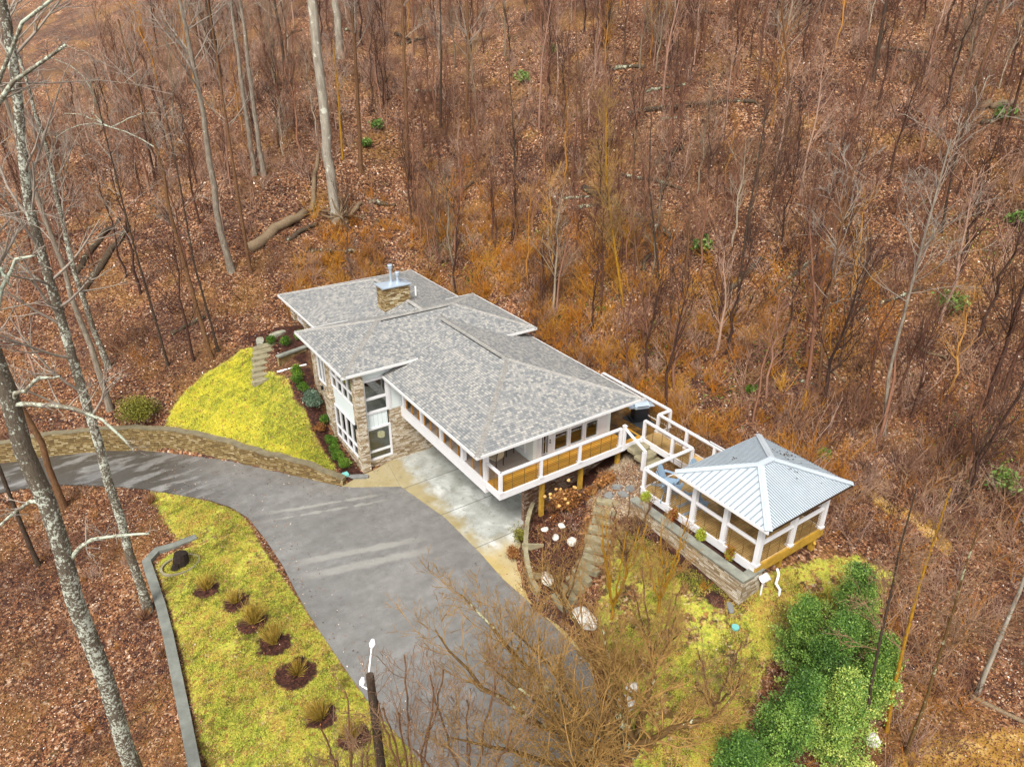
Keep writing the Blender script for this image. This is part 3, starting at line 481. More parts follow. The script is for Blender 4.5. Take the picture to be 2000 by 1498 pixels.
    M['leafolive'] = m_tint("olive_leaves", [(0, '#43401a'), (.5, '#6c6b26'), (1, '#938c3a')], .6); M['stumpwood'] = plain('rotten_wood', '#2b211b', .9, .4, 8, bump=.8); M['mulch'] = plain('mulch', '#39231b', .9, .5, 14, bump=.8); M['gold'] = m_tint("golden_stems", [(0, '#7d6628'), (.5, '#a08436'), (1, '#bda250')], .7)
    M['cream'] = plain("dried_flower", '#c49a5c', .8, .2, 9)
build_mats()
# ---------------------------------------------------------------- the ground and what lies flush with it
def axis(lo, hi, a, b, fine, g):
    pts = list(np.arange(a, b + 1e-6, fine)); s = fine; x = a
    left = []
    while x > lo: s *= g; x -= s; left.append(x)
    s = fine; x = b; right = []
    while x < hi: s *= g; x += s; right.append(x)
    return np.array(left[::-1] + pts + right)
la = axis(-150, 160, -26, 20, .2, 1.05); da = axis(2, 260, 12, 46, .2, 1.04)
LL, DD = np.meshgrid(la, da); GX = CAM[0] + NF[0] * DD + NR[0] * LL; GY = CAM[1] + NF[1] * DD + NR[1] * LL
GP = np.c_[GX.ravel(), GY.ravel()]; GZ = height(GP)
sg = np.minimum(np.minimum(sdf(LAWN_UP, GP), sdf(LAWN_LOW, GP)), sdf(LAWN_RIGHT, GP)); sm = np.minimum(np.minimum(sdf(BED_HOUSE, GP), sdf(BED_GARDEN, GP)), np.minimum(sdf(BED_STEPS, GP), sdf(BED_WALL, GP)))
RINGS = [(-8.75, -4.25, .62), (-7.95, -5.7, .62), (-7.7, -7.2, .68), (-7.35, -8.7, .75), (-7.1, -10.5, .85), (-7.0, -12.7, .6), (-6.4, -14.0, .6), (-8.2, -15.0, .6)]
for (x, y, r) in RINGS: sm = np.minimum(sm, np.hypot((GP[:, 0] - x), (GP[:, 1] - y)) - r * .85)
sv = sdf(GRAVEL, GP); sdt = np.minimum(sdf(DIRT, GP), sdf(DIRT_TRAIL, GP))
yel = np.clip(-sdf(LAWN_UP, GP) * 4, 0, 1) * np.clip(1.0 - (GP[:, 0] + 2.6 + .9 * smooth_noise(GP, 1.2, 3.0)) / 3.2, .0, 1) * .85
at_all = dict(s_grass=np.clip(sg, -9, 9), s_mulch=np.clip(sm, -9, 9), s_gravel=np.clip(sv, -9, 9), s_dirt=np.clip(sdt, -9, 9), yellow=yel, patchy=np.clip(.6 + .4 * (sdf(LAWN_RIGHT, GP) < .5), 0, 1))
nl, nd = len(la), len(da); ii = np.arange(nd - 1)[:, None] * nl + np.arange(nl - 1)[None]; Q = np.stack([ii, ii + 1, ii + nl + 1, ii + nl], -1).reshape(-1, 4)
V3 = np.c_[GP, GZ]; CEN = GP[Q].mean(1)
def part_ground(name, mask):
    q = Q[mask]; u, inv = np.unique(q, return_inverse=True)
    me = nmesh(name, V3[u], inv.reshape(-1, 4), {k: v[u] for k, v in at_all.items()}, True)
    me.flip_normals() if me.polygons[0].normal.z < 0 else None
    return link(name, me, MAT['ground'], kind='structure')
m1 = sdf(LAWN_UP, CEN) < 0; m2 = sdf(LAWN_LOW, CEN) < 0; m3 = (sdf(LAWN_RIGHT, CEN) < 0) & ~m2; mb = (np.minimum(sdf(BED_HOUSE, CEN), sdf(BED_GARDEN, CEN)) < 0) & ~m1 & ~m2 & ~m3
part_ground('lawn', m1); part_ground('lawn', m2); part_ground('lawn', m3); part_ground('mulch_bed', mb); part_ground('ground', ~(m1 | m2 | m3 | mb))
MB().prism(DRIVE, -.12, 0.0).build('driveway', MAT['asphalt'], kind='structure')
PADP = [(1.5, .31), (6.7, .31), (6.7, -7.7), (4.7, -7.8), (4.05, -8.75), (3.25, -9.55), (2.95, -9.62), (2.35, -11.0), (2.05, -12.2), (2.2, -13.4), (2.45, -14.6), (2.45, -15.9), (1.98, -16.2), (1.92, -13.1), (1.72, -10.5), (1.78, -8.66), (1.72, -5.55), (1.1, -2.1)]
MB().prism(PADP, -.05, .012).build('concrete_pad', MAT['concrete'], kind='structure')
MB().prism([(-1.35, -.45), (-.9, -.85), (1.08, -2.1), (1.48, .28), (.5, .0), (-.3, -.1)], -.05, .006).build('concrete_apron', MAT['concrete'], kind='structure')
# ---------------------------------------------------------------- field-stone wall along the drive, concrete edging
def strip_wall(line, tops, bots, th, side):
    """wall of thickness th along a line, tops/bots per vertex; side=+1 puts the thickness on the left of the line"""
    n = len(line); L = np.array(line, float); T_ = np.gradient(L, axis=0); T_ /= np.linalg.norm(T_, axis=1)[:, None]; Nn = np.c_[-T_[:, 1], T_[:, 0]] * side; O = L + Nn * th
    v = []; f = []
    for i in range(n): v += [(L[i, 0], L[i, 1], bots[i]), (L[i, 0], L[i, 1], tops[i]), (O[i, 0], O[i, 1], tops[i]), (O[i, 0], O[i, 1], bots[i])]
    for i in range(n - 1):
        a = 4 * i; b = a + 4
        f += [(a, b, b + 1, a + 1), (a + 1, b + 1, b + 2, a + 2), (a + 2, b + 2, b + 3, a + 3)]
    f += [(0, 1, 2, 3), (4 * n - 1, 4 * n - 2, 4 * n - 3, 4 * n - 4)]
    return v, f
def densify(P, step=.5):
    o = []
    for a, b in zip(P[:-1], P[1:]):
        k = max(1, int(math.dist(a[:2], b[:2]) / step))
        o += [tuple(a[j] + (b[j] - a[j]) * i / k for j in range(len(a))) for i in range(k)]
    return o + [P[-1]]
WL = densify([(-1.3, -.5, .34), (-2.59, 1.18, .82), (-3.4, 2.35, .86), (-4.46, 3.75, .92), (-5.42, 5.09, 1.08), (-6.46, 6.28, 1.24), (-7.5, 7.45, 1.32), (-8.64, 8.42, 1.36), (-9.8, 9.25, 1.34), (-10.97, 9.93, 1.3), (-13.31, 10.9, 1.28), (-15.61, 11.55, 1.1), (-20, 12.35, 1.0), (-30, 12.9, .9)], .4)
WL = [(x + .06 * math.sin(i * 1.7), y + .05 * math.cos(i * 2.1), z + RND.uniform(-.03, .03)) for i, (x, y, z) in enumerate(WL)]
rw = thing('stone_retaining_wall', 'long curved tan field-stone retaining wall between the drive and the upper lawn', 'retaining wall', (-6.46, 6.28, 0))
v, f = strip_wall([(a, b) for a, b, c in WL], [c for a, b, c in WL], [-.3] * len(WL), .36, -1); MB().add(v, f).build('wall_body', MAT['fieldstone'], rw)
v, f = strip_wall([(a, b) for a, b, c in WL], [c + .05 for a, b, c in WL], [c + .003 for a, b, c in WL], .38, -1); MB().add(v, f).build('wall_cap', MAT['walltop'], rw)
CL = densify([(-8.35, -.75), (-9.3, -.85), (-9.95, -.75), (-10.35, -1.15), (-10.33, -2.4), (-10.32, -4.3), (-10.38, -6.1), (-10.5, -8.3), (-10.62, -10.3), (-10.75, -12.3), (-10.9, -15.0), (-11.1, -20)], .6)
v, f = strip_wall(CL, [gz(x, y) * .0 + .10 + .02 * math.sin(i) for i, (x, y) in enumerate(CL)], [-.9] * len(CL), .36, -1)
MB().add(v, f).build('concrete_edging', MAT['curb'], label='grey concrete edging wall running down the left side of the lower lawn', cat='edging wall')
# ---------------------------------------------------------------- garden bed wall and stone stairs
GWL = densify([(5.0, -7.98, 1.0), (4.55, -8.35, .95), (4.0, -8.9, .85), (3.4, -9.65, .8), (2.9, -10.35, .72), (2.5, -11.1, .66), (2.2, -11.8, .6), (2.1, -12.4, .5)], .3)
v, f = strip_wall([(a, b) for a, b, c in GWL], [c for a, b, c in GWL], [-.2] * len(GWL), .18, 1)
gw = thing('garden_wall', 'low pale-capped garden retaining wall between the concrete pad and the planted bed', 'garden wall', (3.4, -9.65, 0)); MB().add(v, f).build('wall_body', MAT['ledge_brown'], gw)
v, f = strip_wall([(a, b) for a, b, c in GWL], [c + .06 for a, b, c in GWL], [c + .003 for a, b, c in GWL], .2, 1); MB().add(v, f).build('wall_cap', MAT['stepstone'], gw)
pl = MB()
for z0, (ax, ay), (bx, by) in ((.95, (3.0, -10.1), (3.75, -10.65)), (.72, (2.35, -11.5), (2.95, -12.05)), (.72, (2.95, -12.05), (3.25, -11.6))): pl.bar((ax, ay, z0 - .12), (bx, by, z0 - .12), .09, .3)
pl.build('timber_divider', MAT['stepstone'], gw)
def slab(name, cx, cy, z, rz, lx, ly, h, mat, parent=None, seed=0, **kw):
    """irregular stone slab, bevelled"""
    r = random.Random(seed); n = 10; pts = []
    for i in range(n):
        a = 2 * math.pi * i / n; ca, sa = math.cos(a), math.sin(a); k = (abs(ca) ** 6 + abs(sa) ** 6) ** (-1 / 6.0) * r.uniform(.9, 1.0)
        u, w_ = ca * k * lx / 2, sa * k * ly / 2; pts.append((cx + u * math.cos(rz) - w_ * math.sin(rz), cy + u * math.sin(rz) + w_ * math.cos(rz)))
    return MB().prism(pts, z - h, z).build(name, mat, parent, bevel=.015, **kw)
st = thing('stone_stairs', 'long flight of mossy stone slab steps curving up beside the garden bed', 'stone stairs', (2.63, -12.97, 0))
SR = [(6.73, -11.26, 2.40), (6.33, -11.59, 2.26), (5.97, -11.85, 2.11), (5.6, -12.1, 1.95), (5.24, -12.37, 1.78), (4.92, -12.6, 1.61), (4.6, -12.85, 1.44), (4.25, -13.0, 1.26), (3.86, -13.1, 1.08), (3.46, -13.15, .90), (3.05, -13.2, .70), (2.63, -13.3, .50)]
for i, (x, y, z) in enumerate(SR):
    a = math.atan2(SR[min(i + 1, 11)][1] - SR[max(i - 1, 0)][1], SR[min(i + 1, 11)][0] - SR[max(i - 1, 0)][0]) + math.pi / 2
    if i > 6: a = a + .12 * (i - 6) * -.5
    slab('step', x, y, z, a, 1.05 + .1 * math.sin(i * 2), .40, .3, MAT['stepstone'], st, 50 + i)
st = thing('stone_stairs', 'short flight of grey-tan stone slab steps climbing beside the upper lawn', 'stone stairs', (-2.1, 8.6, 2.6))
for i in range(7): slab('step', -2.12 + i * .16, 8.35 + i * .46, 2.72 + i * .14, .10 + .03 * math.sin(i), 1.75, .50, .3, MAT['stepstone'], st, 80 + i)
st = thing('stone_stairs', 'three wide mossy slab steps leading up to the deck corner', 'stone stairs', (10.1, -9.7, 2.4))
for i, (x0, y0, z) in enumerate(((10.28, -9.38, 2.96), (10.3, -9.86, 2.78), (10.34, -10.36, 2.58))): slab('step', x0, y0, z, -.02 + .03 * i, 1.15, .66, .17, MAT['stepstone'], st, 90 + i)
for i, ((x, y), lb) in enumerate(zip([(8.08, -11.22), (7.55, -11.3), (7.75, -10.75), (7.1, -10.95)], ['grey slate paver nearest the white deck corner post', 'grey slate paver at the top of the long stone steps', 'grey slate paver set in gravel behind the others', 'small grey slate paver beside the top stone step'])):
    slab('paver', x, y, max(gz(x, y), gz(x + .2, y + .2)) + .05, .5 + i, .5, .42, .08, MAT['slate'], None, 120 + i, label=lb, cat='paver', group='slate pavers in the gravel')
slab('kerb_stone', -.35, -.22, .16, -.55, 1.05, .26, .3, MAT['slate'], None, 33, label='blue-grey slab at the foot of the house corner beside the drive', cat='stone slab')
# small retaining wall by the upper lawn
sw = thing('small_retaining_wall', 'short tan retaining wall with a pale cap between the stone steps and the house', 'retaining wall', (-.8, 8.3, 2.6))
MB().bar((-1.25, 8.55, 2.95), (.6, 9.05, 2.95), .2, 1.5).build('wall_body', MAT['fieldstone'], sw); MB().bar((-1.28, 8.54, 3.76), (.6, 9.05, 3.76), .3, .1).build('wall_cap', MAT['capstone'], sw)
MB().cyl((-1.5, 8.15, 3.0), (.05, 7.55, 3.3), .055).build('drain_pipe', MAT['pvc'], label='white drain pipe lying from the house to the upper lawn', cat='pipe')
for i, (x, y) in enumerate(((-.2, 11.9), (-1.3, 11.9))): slab('flat_rock', x, y, gz(x, y) + .14, .3 + i, 1.1, .5, .3, MAT['greyrock'], None, 140 + i, label=['flat grey rock above the small retaining wall near the roof edge', 'flat grey rock at the head of the upper stone steps'][i], cat='rock', group='flat rocks above the upper lawn')
# ---------------------------------------------------------------- the house
Z1 = 3.1
H = thing('house', 'tan stone and white house with grey shingled hip roofs and a cantilevered porch', 'house', (0, 0, 0))
def roof(outline, planes, hips, ze, edges, soffit, name='roof'):
    """hip roof from explicit planes; white gutter along the given eave edges"""
    r = MB()
    for p in planes: r.add(p, [tuple(range(len(p)))])
    r = r.build(name, MAT['shingle'], H)
    sf = MB()
    for q in soffit: sf.box(q[0], q[1], ze - .14, q[2], q[3], ze - .014)
    sf.build('soffit', MAT['white'], r)
    g = MB()
    for (xa, ya, xb, yb) in edges:
        if ya == yb: g.box(xa - .055, ya - .055, ze - .13, xb + .055, ya + .018, ze) if ya < (outline[1] + outline[3]) / 2 else g.box(xa - .055, ya - .018, ze - .13, xb + .055, ya + .055, ze)
        else: g.box(xa - .055, ya + .02, ze - .13, xa + .018, yb - .02, ze) if xa < (outline[0] + outline[2]) / 2 else g.box(xa - .018, ya + .02, ze - .13, xa + .055, yb - .02, ze)
    g.build('gutter', MAT['gutter'], r)
    c = MB()
    for a, b in hips:
        a = Vector(a); b = Vector(b); d = (b - a); L = d.length; d.normalize(); k = int(L / .17); sx = d.cross(Vector((0, 0, 1))).normalized(); up = sx.cross(d)
        for i in range(k):
            p = a + d * (i + .5) * L / k; u = up * .045; w_ = sx * .14; e = d * .10; dn = up * -.028; tl = up * .018
            c.add([p - w_ + dn - e + tl, p - e + u + tl, p + w_ + dn - e + tl, p + w_ + dn + e - tl, p + e + u - tl, p - w_ + dn + e - tl], [(0, 1, 4, 5), (1, 2, 3, 4), (0, 2, 1), (3, 5, 4)])
    c.build('ridge_cap', MAT['ridgecap'], r); return r
sl_ = .318
# front-facing middle roof
x0, x1, y0, y1, ze = -.56, 10.86, -.12, 6.70, 5.79; h = (y1 - y0) / 2; zr = ze + sl_ * h; A = (x0 + h, y0 + h, zr); B = (x1 - h, y0 + h, zr); c_ = [(x0, y0, ze), (x1, y0, ze), (x1, y1, ze), (x0, y1, ze)]
rM = roof((x0, y0, x1, y1), [[c_[0], c_[1], B, A], [c_[1], c_[2], B], [c_[2], c_[3], A, B], [c_[3], c_[0], A]], [(c_[0], A), (c_[1], B), (c_[2], B), (c_[3], A), (A, B)], ze, [(x0, y0, x1, y0), (x0, y1, x1, y1), (x0, y0, x0, y1), (x1, y0, x1, y1)], [(x0 + .02, y0 + .02, x1 - .02, y1 - .02)])
MB().bar((A[0] + .15, A[1] - .2, zr - .03), (B[0] - .35, A[1] - .2, zr - .045), .03, .03).build('ridge_vent', MAT['vent'], rM)
MB().cyl((3.1, y0 - .03, 5.68), (3.15, y0 + .08, 5.5), .05).build('downspout', MAT['gutter'], rM); MB().cyl((9.55, y0, 5.68), (9.55, y0 + .1, 5.5), .05).build('downspout', MAT['gutter'], rM)
# wing roof over porch and upper wing
x0, x1, y0, ze = 1.60, 10.74, -8.83, 5.20; h = (x1 - x0) / 2; zr = ze + sl_ * h; xm = x0 + h; A = (xm, y0 + h, zr); B = (xm, 2.62, zr)
rF = roof((x0, y0, x1, 5), [[(x0, y0, ze), (x1, y0, ze), A], [(x1, y0, ze), (x1, .9, ze), (8.9, .9, ze + sl_ * 1.84), (8.9, -.11, ze + sl_ * 1.84), B, A], [(x0, .29, ze), (x0, y0, ze), A, B, (3.44, -.11, ze + sl_ * 1.84), (3.44, .29, ze + sl_ * 1.84)]], [((x0, y0, ze), A), ((x1, y0, ze), A), (A, B)], ze, [(x0, y0, x1, y0), (x0, y0, x0, .3), (x1, y0, x1, .9)], [(x0 + .02, y0 + .02, x1 - .02, .27)])
MB().bar((xm - .2, y0 + h + .3, zr - .03), (xm - .2, 1.85, zr - .045), .03, .03).build('ridge_vent', MAT['vent'], rF)
# rear roof
x0, x1, y1, ze = .93, 10.50, 14.62, 5.29; h = (x1 - x0) / 2; zr = ze + sl_ * h; xm = x0 + h; A = (xm, y1 - h, zr); B = (xm, 3.5, zr)
rR = roof((x0, 2, x1, y1), [[(x1, y1, ze), (x0, y1, ze), A], [(x0, y1, ze), (x0, 6.4, ze), (2.49, 6.4, ze + sl_ * 1.56), (2.49, 6.68, ze + sl_ * 1.56), B, A], [(x1, 6.4, ze), (x1, y1, ze), A, B, (8.93, 6.68, ze + sl_ * 1.56), (8.93, 6.4, ze + sl_ * 1.56)]], [((x0, y1, ze), A), ((x1, y1, ze), A), (A, B)], ze, [(x0, y1, x1, y1), (x0, 6.4, x0, y1), (x1, 6.4, x1, y1)], [(x0 + .02, 6.2, x1 - .02, y1 - .02)])
g = MB(); g.bar((xm - .2, 9.5, zr - .03), (xm - .2, 8.0, zr - .045), .03, .03); g.bar((xm - .2, 5.0, zr - .03), (xm - .2, 4.15, zr - .045), .03, .03); g.build('ridge_vent', MAT['vent'], rR)
MB().cyl((6.9, 6.7, 6.3), (6.9, 6.7, 7.0), .05).build('vent_pipe', MAT['pvc'], rR)
# chimney on the rear roof
ch = MB().box(4.25, 5.33, 5.9, 5.88, 6.3, 7.72).build('chimney', MAT['ledge_brown'], H)
cx0, cx1, cy0, cy1 = 4.16, 5.97, 5.24, 6.39; cp = MB().box(cx0, cy0, 7.72, cx1, cy1, 7.78); cp.add([(cx0, cy0, 7.782), (cx1, cy0, 7.782), (cx1, cy1, 7.782), (cx0, cy1, 7.782), (5.06, 5.81, 7.9)], [(0, 1, 4), (1, 2, 4), (2, 3, 4), (3, 0, 4)]); cp.build('chimney_cap', MAT['galv'], ch)
for (x, y, h) in ((4.98, 5.85, .85), (5.35, 5.75, .4)):
    MB().cyl((x, y, 7.8), (x, y, 7.9), .17).cyl((x, y, 7.84), (x, y, 7.84 + h), .085).cyl((x, y, 7.84 + h - .02), (x, y, 7.84 + h + .16), .14).cyl((x, y, 7.84 + h + .16), (x, y, 7.84 + h + .2), .16, .14).build('flue_pipe', MAT['galv'], ch)
# walls: stone columns, ledge-stone wall, siding
MB().box(0, 0, -.2, .47, .46, 5.66).build('stone_column', MAT['ledge'], H)
MB().box(-.02, 3.5, 0.0, .3, 4.12, 5.66).build('stone_column', MAT['ledge'], H); MB().box(-.10, 3.45, -.2, .28, 4.45, 2.9).box(-.15, 3.40, 2.903, .33, 4.5, 2.99).build('stone_pier', MAT['ledge'], H)
MB().box(-.02, 5.6, 2.2, .3, 6.15, 5.66).build('stone_column', MAT['ledge'], H)
MB().box(1.85, .28, -.2, 6.9, .5, Z1 + .02).box(.47, .28, -.2, 1.85, .5, .40).build('stone_wall', MAT['ledge'], H)
MB().box(.08, .46, -.2, .3, 3.5, .62).box(.02, .5, -.2, .12, 3.5, .48).build('stone_base', MAT['ledge'], H)
MB().box(.10, 4.12, 1.2, .3, 5.6, 3.15).build('stone_wall', MAT['ledge'], H)
MB().box(1.85, .30, Z1 + .025, 2.75, .5, 5.66).box(.47, .32, 5.12, 1.85, .5, 5.66).build('siding_wall', MAT['siding'], H)
MB().box(.6, .33, 2.33, 1.74, .5, 3.16).build('panel_wall', MAT['batten'], H); MB().box(.11, .47, 2.6, .3, 3.5, 3.66).build('panel_wall', MAT['batten'], H)
MB().box(.1, 6.15, 2.0, .35, 6.3, 5.64).box(.35, 6.12, 2.0, 1.6, 6.3, 5.64).box(1.6, 6.3, 2.0, 1.8, 13.9, 5.14).box(1.8, 13.7, 2.0, 9.9, 13.9, 5.14).box(9.9, 6.2, 2.0, 10.1, 13.9, 5.14).build('rear_wall', MAT['ledge'], H)
MB().box(1.4, 13.4, 2.0, 1.9, 14.0, 5.14).build('stone_column', MAT['ledge'], H); MB().box(1.4, 10.9, 2.0, 1.9, 11.6, 5.14).build('stone_column', MAT['ledge'], H)
MB().box(9.75, -2.6, 0, 9.95, 6.2, 5.0).box(9.5, -7.9, 2.56, 9.7, -2.6, 5.0).build('east_wall', MAT['siding'], H)
MB().box(4.65, -7.9, -.2, 9.6, -7.7, 2.5).box(9.4, -7.7, -.2, 9.6, -2.6, 2.5).build('brick_wall', MAT['brick'], H)
MB().box(6.6, -7.7, 2.3, 6.8, .28, 2.5).box(6.6, -7.7, -.2, 6.8, -7.3, 2.3).box(6.6, -4.4, -.2, 6.8, -4.0, 2.3).box(6.6, -.9, -.2, 6.8, .28, 2.3).build('garage_wall', MAT['brick'], H)
for y0, y1 in ((-7.3, -4.4), (-4.0, -.9)):
    d = MB(); [d.box(6.66, y0, k * .575 + .013, 6.73, y1, (k + 1) * .575 - .006) for k in range(4)]; d.build('garage_door', MAT['white'], H)
# floors and dark rooms inside
MB().box(.3, .5, Z1 - .12, 9.7, 6.1, Z1).build('upper_floor', MAT['interior'], H); MB().box(5.3, -7.7, Z1 - .1, 9.5, .25, Z1 + .02).build('upper_floor', MAT['interior'], H)
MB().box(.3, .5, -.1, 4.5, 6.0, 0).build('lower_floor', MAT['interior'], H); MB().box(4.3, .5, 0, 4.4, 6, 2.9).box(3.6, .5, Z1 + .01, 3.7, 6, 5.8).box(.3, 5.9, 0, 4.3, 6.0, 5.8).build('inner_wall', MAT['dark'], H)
MB().box(.9, 1.2, Z1 + .01, 2.9, 1.9, Z1 + .5).build('sofa', MAT['mesh'], H); MB().box(1.2, 1.0, .45, 2.6, 2.0, .5).build('table_top', MAT['wood'], H)
LP0 = (1.62, 1.1, 1.42)
lp = thing('pendant_lamp', 'cream drum pendant lamp hanging behind the lower front window', 'lamp', LP0)
MB().cyl((1.62, 1.1, 1.2), (1.62, 1.1, 1.42), .19, n=24).build('lamp_shade', MAT['shade'], lp); MB().cyl((1.62, 1.1, 1.42), (1.62, 1.1, 2.95), .012, n=6).build('lamp_rod', MAT['black'], lp)
# windows
def window(face, a0, a1, z0, z1, w, cols=1, rails=(), fr=.06, depth=.09, name='window', muntin=None, mat='white'):
    """face 'y' lies at y=w facing -y with a=x; 'x' lies at x=w facing -x with a=y"""
    fm = MB(); gl = MB()
    def bx(m, a, b, z, zz, d0, d1): m.box(a, w + d0, z, b, w + d1, zz) if face == 'y' else m.box(w + d0, a, z, w + d1, b, zz)
    bx(fm, a0, a1, z0, z0 + fr, -.03, depth); bx(fm, a0, a1, z1 - fr, z1, -.03, depth); bx(fm, a0, a0 + fr, z0 + fr, z1 - fr, -.03, depth); bx(fm, a1 - fr, a1, z0 + fr, z1 - fr, -.03, depth)
    for i in range(1, cols): c = a0 + (a1 - a0) * i / cols; bx(fm, c - fr / 2, c + fr / 2, z0 + fr, z1 - fr, -.027, depth - .003)
    for r in rails: bx(fm, a0 + fr, a1 - fr, r - fr / 2, r + fr / 2, -.024, depth - .006)
    if muntin:
        for m in muntin: bx(fm, a0 + fr, a1 - fr, m - .01, m + .01, .01, .04)
        bx(fm, a0 + fr + .1, a0 + fr + .12, muntin[0], z1 - fr, .013, .038); bx(fm, a1 - fr - .12, a1 - fr - .1, muntin[0], z1 - fr, .013, .038)
    o = fm.build(name, MAT[mat], H); bx(gl, a0 + fr * .6, a1 - fr * .6, z0 + fr * .6, z1 - fr * .6, .045, .055); gl.build('pane', MAT['glass'], o); return o
window('y', .5, 1.86, .40, 2.33, .29, rails=(.92,), fr=.1); window('y', .5, 1.86, 3.16, 5.12, .29, rails=(4.02,), fr=.13)
window('x', .46, 3.5, .62, 2.6, .07, cols=4, rails=(1.3,), fr=.06); window('x', .46, 3.5, 3.66, 5.66, .07, cols=4, rails=(4.36,), fr=.06)
window('x', 4.5, 5.6, 3.15, 5.45, .10, cols=2, fr=.07); window('x', 8.2, 10.2, 3.9, 5.0, 1.57, cols=2, fr=.07); window('x', 11.9, 13.2, 3.9, 5.0, 1.57, cols=2, fr=.07)
MB().box(.1, .47, 2.55, .14, 3.5, 2.6).box(1.86, .26, 3.1, 1.98, .32, 5.66).build('corner_trim', MAT['greytrim'], H)
# sconces
for loc in ((-.07, .22, 2.78), (-.2, 4.3, 3.3)): MB().box(loc[0] - .08, loc[1] - .05, loc[2] - .16, loc[0] + .04, loc[1] + .05, loc[2] + .02).box(loc[0] - .1, loc[1] - .07, loc[2] + .02, loc[0] + .05, loc[1] + .07, loc[2] + .05).build('wall_light', MAT['black'], H)
# screened porch: floor, deep fascia, posts, timber screen studs
MB().box(2.62, -7.86, Z1 - .08, 5.1, .27, Z1).build('porch_floor', MAT['porchfloor'], H)
MB().box(2.5, -7.98, 2.55, 2.6, .28, Z1 + .03).box(2.6, -7.98, 2.55, 4.62, -7.88, Z1 - .1).box(2.6, -7.88, 2.57, 4.64, .27, 2.62).build('porch_fascia', MAT['white'], H)
for y in (-7.86, -5.95, -3.95, -1.95, .02): MB().box(2.52, y - .1, Z1 + .03, 2.72, y + .1, 4.99).build('porch_post', MAT['white'], H)
MB().box(2.5, -7.96, 4.72, 2.74, .28, 4.985).box(2.74, -7.96, 4.72, 9.55, -7.78, 4.985).build('porch_beam', MAT['white'], H)
for k in range(12):
    y = -7.45 + k * .66
    if min(abs(y - q) for q in (-5.95, -3.95, -1.95)) < .2: continue
    MB().box(2.60, y - .025, Z1 + .01, 2.65, y + .025, 4.72).build('screen_stud', MAT['stud'], H)
# enclosed upper wing behind the deck
MB().box(5.1, -7.9, Z1, 5.3, .28, 5.0).build('wing_wall', MAT['siding'], H)
wf = MB(); wf.box(5.3, -7.88, Z1, 5.42, -7.7, 5.0).box(6.1, -7.88, Z1, 6.28, -7.7, 5.0).box(7.1, -7.88, Z1, 7.2, -7.7, 5.0).box(8.02, -7.88, Z1, 8.12, -7.7, 5.0).box(8.94, -7.88, Z1, 9.5, -7.7, 5.0)
wf.box(5.42, -7.87, 4.8, 8.94, -7.7, 5.0).box(6.3, -7.87, Z1, 8.94, -7.7, 3.3).build('wing_wall', MAT['greytrim'], H)
for x0, x1 in ((6.28, 7.1), (7.2, 8.02), (8.12, 8.94)): window('y', x0, x1, 3.3, 4.8, -7.9, rails=(4.25,), fr=.05, muntin=(4.45,))
d = window('y', 5.42, 6.1, Z1 + .01, 4.8, -7.9, fr=.15, name='door', mat='greytrim', muntin=(3.36,)); d2 = MB().cyl((6.02, -7.97, 4.05), (6.02, -7.92, 4.05), .03).cyl((6.02, -7.97, 3.93), (6.02, -7.92, 3.93), .035).build('handle', MAT['black'], d)
window('x', -7.3, -6.0, 3.35, 4.8, 5.08, fr=.1); window('x', -3.0, -1.0, Z1 + .05, 4.8, 5.08, cols=2, fr=.1)
# ---------------------------------------------------------------- deck, bridge and pavilion
DK = thing('deck', 'white-railed wooden deck and walkway running from the porch corner to the pavilion', 'deck', (2.56, -9.05, Z1))
MB().box(2.62, -9.0, Z1 - .05, 10.9, -7.93, Z1).build('deck_boards', MAT['deck'], DK)
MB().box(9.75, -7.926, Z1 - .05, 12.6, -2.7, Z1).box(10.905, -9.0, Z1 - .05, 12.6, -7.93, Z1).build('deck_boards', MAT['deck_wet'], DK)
MB().box(10.86, -12.1, Z1 - .05, 11.84, -9.005, Z1 - .002).build('walkway_boards', MAT['deck_tan'], DK)
MB().box(2.53, -9.07, 2.8, 9.7, -9.0, Z1 + .012).box(2.53, -8.998, 2.8, 2.6, -7.99, Z1 + .012).box(9.7, -9.07, 2.83, 10.8, -9.0, Z1 + .006).box(10.8, -12.0, 2.8, 10.86, -9.0, Z1 + .012).box(11.84, -12.1, 2.8, 11.9, -9.05, Z1 + .012).box(11.9, -9.07, 2.8, 12.66, -9.0, Z1 + .012).box(12.6, -9.0, 2.8, 12.66, -2.7, Z1 + .012).build('fascia', MAT['white'], DK)
MB().box(2.7, -8.9, 2.86, 9.6, -8.0, 2.9).build('joist_deck', MAT['timber'], DK)
for x, zb in ((5.05, .4), (7.3, 1.0), (9.6, 1.9), (12.4, 2.6)): MB().box(x - .09, -8.79, zb, x + .09, -8.61, 2.86).build('support_post', MAT['timber'], DK)
MB().box(10.9, -9.9, Z1 + .0, 11.05, -9.7, Z1 + .01)
